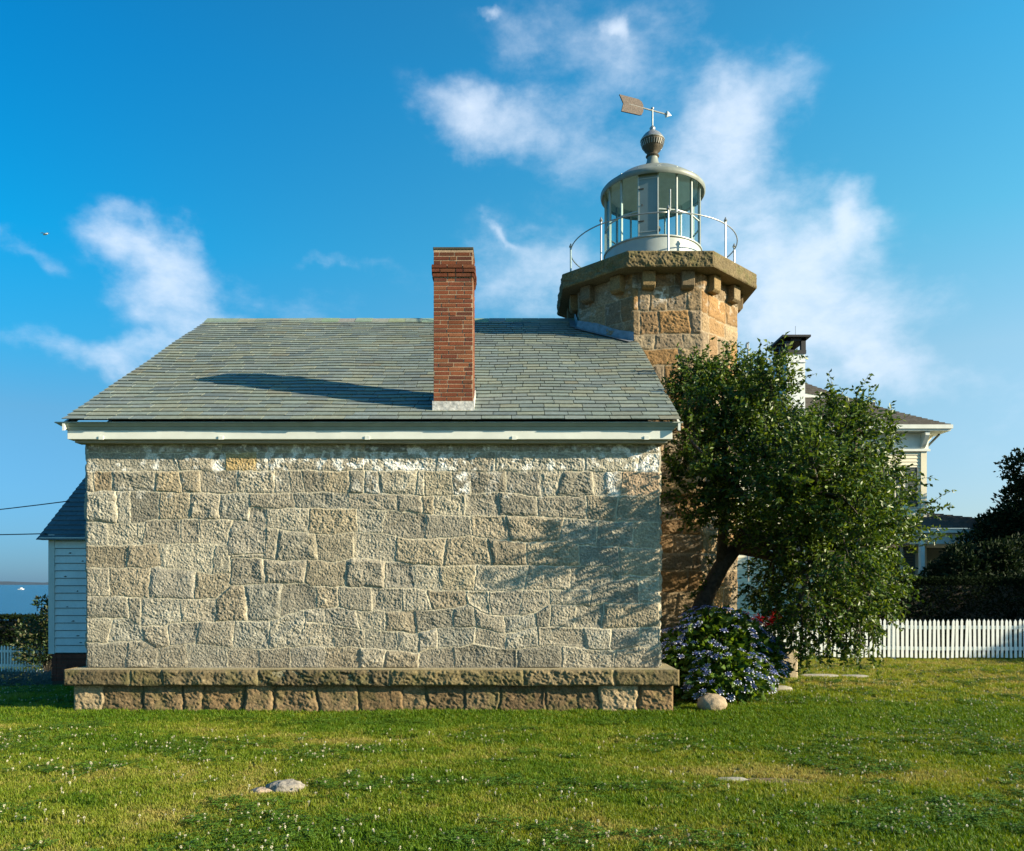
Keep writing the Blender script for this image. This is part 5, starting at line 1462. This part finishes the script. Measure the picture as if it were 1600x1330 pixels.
def grass():
    M_grass = leaf_mat('grass_blade', (.080, .160, .007), (.215, .255, .024), trans=.36, rough=.5, c3=(.36, .31, .085), attr='tint', spec=.25)
    M_clov = leaf_mat('clover_leaf', (.055, .125, .012), (.11, .20, .02), trans=.25, rough=.55, attr='tint', spec=.25)
    M_flw = leaf_mat('clover_flower', (.50, .47, .33), (.68, .65, .50), trans=.15, rough=.8, attr='tint')
    tufts = []
    for k_ in range(6):
        vs, fs = [], []
        for b in range(17):
            r = .038 * math.sqrt(rnd.random()); a = rnd.uniform(0, 2 * PI); x, y = r * math.cos(a), r * math.sin(a)
            h = rnd.uniform(.016, .042); w = rnd.uniform(.0022, .0036); la = rnd.uniform(0, 2 * PI); ln = rnd.uniform(.15, .9) * h
            dx, dy = math.cos(la), math.sin(la); sx, sy = -dy * w, dx * w; i = len(vs)
            vs += [(x - sx, y - sy, -.01), (x + sx, y + sy, -.01), (x + dx*ln*.35 + sx*.8, y + dy*ln*.35 + sy*.8, h * .62), (x + dx*ln*.35 - sx*.8, y + dy*ln*.35 - sy*.8, h * .62), (x + dx*ln, y + dy*ln, h)]
            fs += [(i, i+1, i+2, i+3), (i+3, i+2, i+4)]
        me = bpy.data.meshes.new('grass_tuft'); me.from_pydata(vs, [], fs); me.materials.append(M_grass); tufts.append(me)
    gc = src_collection('grass_sources', tufts)
    clov = []
    for k_ in range(4):
        vs, fs = [], []
        for b in range(9):
            r = .045 * math.sqrt(rnd.random()); a = rnd.uniform(0, 2 * PI); x, y = r * math.cos(a), r * math.sin(a); z = rnd.uniform(.02, .042)
            for q in range(3):
                aa = a + q * 2 * PI / 3; dx, dy = math.cos(aa), math.sin(aa); s = rnd.uniform(.008, .012); i = len(vs)
                vs += [(x, y, z), (x + dx*s*.7 - dy*s*.6, y + dy*s*.7 + dx*s*.6, z + .003), (x + dx*s*1.5, y + dy*s*1.5, z + rnd.uniform(-.002, .003)), (x + dx*s*.7 + dy*s*.6, y + dy*s*.7 - dx*s*.6, z + .003)]
                fs.append((i, i+3, i+2, i+1))
        me = bpy.data.meshes.new('clover_tuft'); me.from_pydata(vs, [], fs); me.materials.append(M_clov); clov.append(me)
    cc = src_collection('clover_sources', clov)
    fl = []
    for k_ in range(3):
        b = MB(); s = .0085
        for q in range(34):
            v = Vector((rnd.gauss(0, 1), rnd.gauss(0, 1), rnd.gauss(.2, 1))).normalized(); o = Vector((0, 0, .046)) ; u = v.orthogonal().normalized() * .0026; w = v.cross(u)
            b.add([o + v * s * .3 - u, o + v * s * .3 + u, o + v * s + w * .8 + u, o + v * s + w * .8 - u], [(0, 1, 2, 3)])
        b.tube([(0, 0, 0), (0, 0, .042)], .0012, 3)
        fl.append(b.mesh('clover_flower', M_flw))
    fc = src_collection('flower_sources', fl)
    def sample(n, y0, y1, xpad=.6, pw=1.0):
        """random lawn points inside the field of view, plus a margin"""
        y = y0 + (y1 - y0) * rng.random(n); mx = .635 * y + xpad + .5
        keep = rng.random(n) < mx / (.635 * y1 + xpad + .5)
        y = y[keep]; mx = mx[keep]; x = rng.uniform(-1, 1, len(y)) * mx
        ok = ~((x > -5.62) & (x < 2.26) & (y > 10.30) & (y < 20)) & ~(np.hypot(x - TX, y - TY) < AP + .02) & ~((x < -5.8) & (x > -9.1) & (y > 16))
        for cx, cy, rx, ry in ((2.05, 6.75, .16, .05), (2.18, 6.72, .0, .0), (gp(446, 1234).x, gp(446, 1234).y, .14, .085), (gp(410, 1237).x, gp(410, 1237).y, .085, .06), (gp(1142, 1220).x, gp(1142, 1220).y, .13, .045)):
            if rx: ok &= ~((((x - cx) / rx)**2 + ((y - cy) / ry)**2) < 1)
        q = gp(1205, 1222); e = (((x - q.x) / .42)**2 + ((y - q.y) / .11)**2) < 1; ok &= ~(e & (rng.random(len(x)) < .78))
        q = gp(622, 1157); e = (((x - q.x) / .30)**2 + ((y - q.y) / .08)**2) < 1; ok &= ~(e & (rng.random(len(x)) < .8))
        for (a, b, w, dp) in ((1280, 1058, .33, .12), (1335, 1057, .25, .11), (1213, 1080, .23, .12)):
            q = gp(a, b); ok &= ~((((x - q.x) / w)**2 + ((y - q.y) / dp)**2) < 1)
        q = gp(1116, 1114) + Vector((0, .12, 0)); ok &= ~(np.hypot(x - q.x, y - q.y) < .15)
        return x[ok], y[ok]
    X, Y, Sc = [], [], []
    for (n, y0, y1, s) in ((46000, 4.3, 7.5, 1.0), (46000, 7.5, 11.0, 1.12), (40000, 11.0, 19.2, 1.35), (12000, 19.2, 30, 1.9)):
        x, y = sample(n, y0, y1); X.append(x); Y.append(y); Sc.append(np.full(len(x), s))
    X, Y, Sc = map(np.concatenate, (X, Y, Sc))
    P = np.stack([X, Y, ground_z(X, Y)], 1)
    rot = np.stack([rng.normal(0, .12, len(X)), rng.normal(0, .12, len(X)), rng.uniform(0, 2 * PI, len(X))], 1)
    dr = dryness(X, Y)
    tall = 1 + .35 * sstep(9.2, 10.2, Y) * (Y < 10.5)
    scl = Sc * rng.uniform(.7, 1.25, len(X)) * tall * (1 - .25 * dr)
    tint = np.clip(dr * .95 + rng.normal(0, .14, len(X)) + (rng.random(len(X)) < .08) * .4, 0, 1)
    keep = rng.random(len(X)) > .35 * sstep(.15, .6, fbm(X * 1.7, Y * 2.6, 222, 3)); P, rot, scl, tint = P[keep], rot[keep], scl[keep], tint[keep]
    scatter('grass', P, rot, scl, tint, gc, 'short mown sunlit lawn grass with dry patches')
    print('tufts', len(X))
    # clover patches and their white flowers
    x, y = sample(60000, 4.3, 16)
    cm = fbm(x * .9, y * 1.3, 131, 3) + .35 * fbm(x * 4, y * 4, 132, 2)
    cm += .7 * np.exp(-(((x + .9) / 1.2)**2 + ((y - 5.25) / .45)**2)) + .6 * np.exp(-(((x - 2.6) / 1.4)**2 + ((y - 5.5) / .5)**2)) + .45 * np.exp(-(((x + 2.8) / 1.8)**2 + ((y - 7.9) / .7)**2)) + .4 * sm((x - 2.2) / 1.5) * (y < 9)
    k1 = cm > .38
    P = np.stack([x[k1], y[k1], ground_z(x[k1], y[k1])], 1); n = len(P)
    scatter('clover', P, np.stack([rng.normal(0, .1, n), rng.normal(0, .1, n), rng.uniform(0, 6.28, n)], 1), rng.uniform(.8, 1.4, n), rng.random(n), cc, 'darker green clover patches spread through the lawn')
    k2 = (rng.random(len(x)) < (.045 + .34 * sstep(.0, .75, cm + .25 * fbm(x * 5, y * 5, 191, 2))) * (1.35 - .06 * y)) & ~((y > 9.0) & (y < 10.8) & (x < 4))
    P = np.stack([x[k2], y[k2], ground_z(x[k2], y[k2])], 1); n = len(P)
    scatter('clover_flowers', P, np.stack([rng.normal(0, .2, n), rng.normal(0, .2, n), rng.uniform(0, 6.28, n)], 1), rng.uniform(.6, 1.15, n), rng.random(n), fc, 'small white clover flowers dotting the lawn')
    print('clover', k1.sum(), 'flowers', k2.sum())
grass()
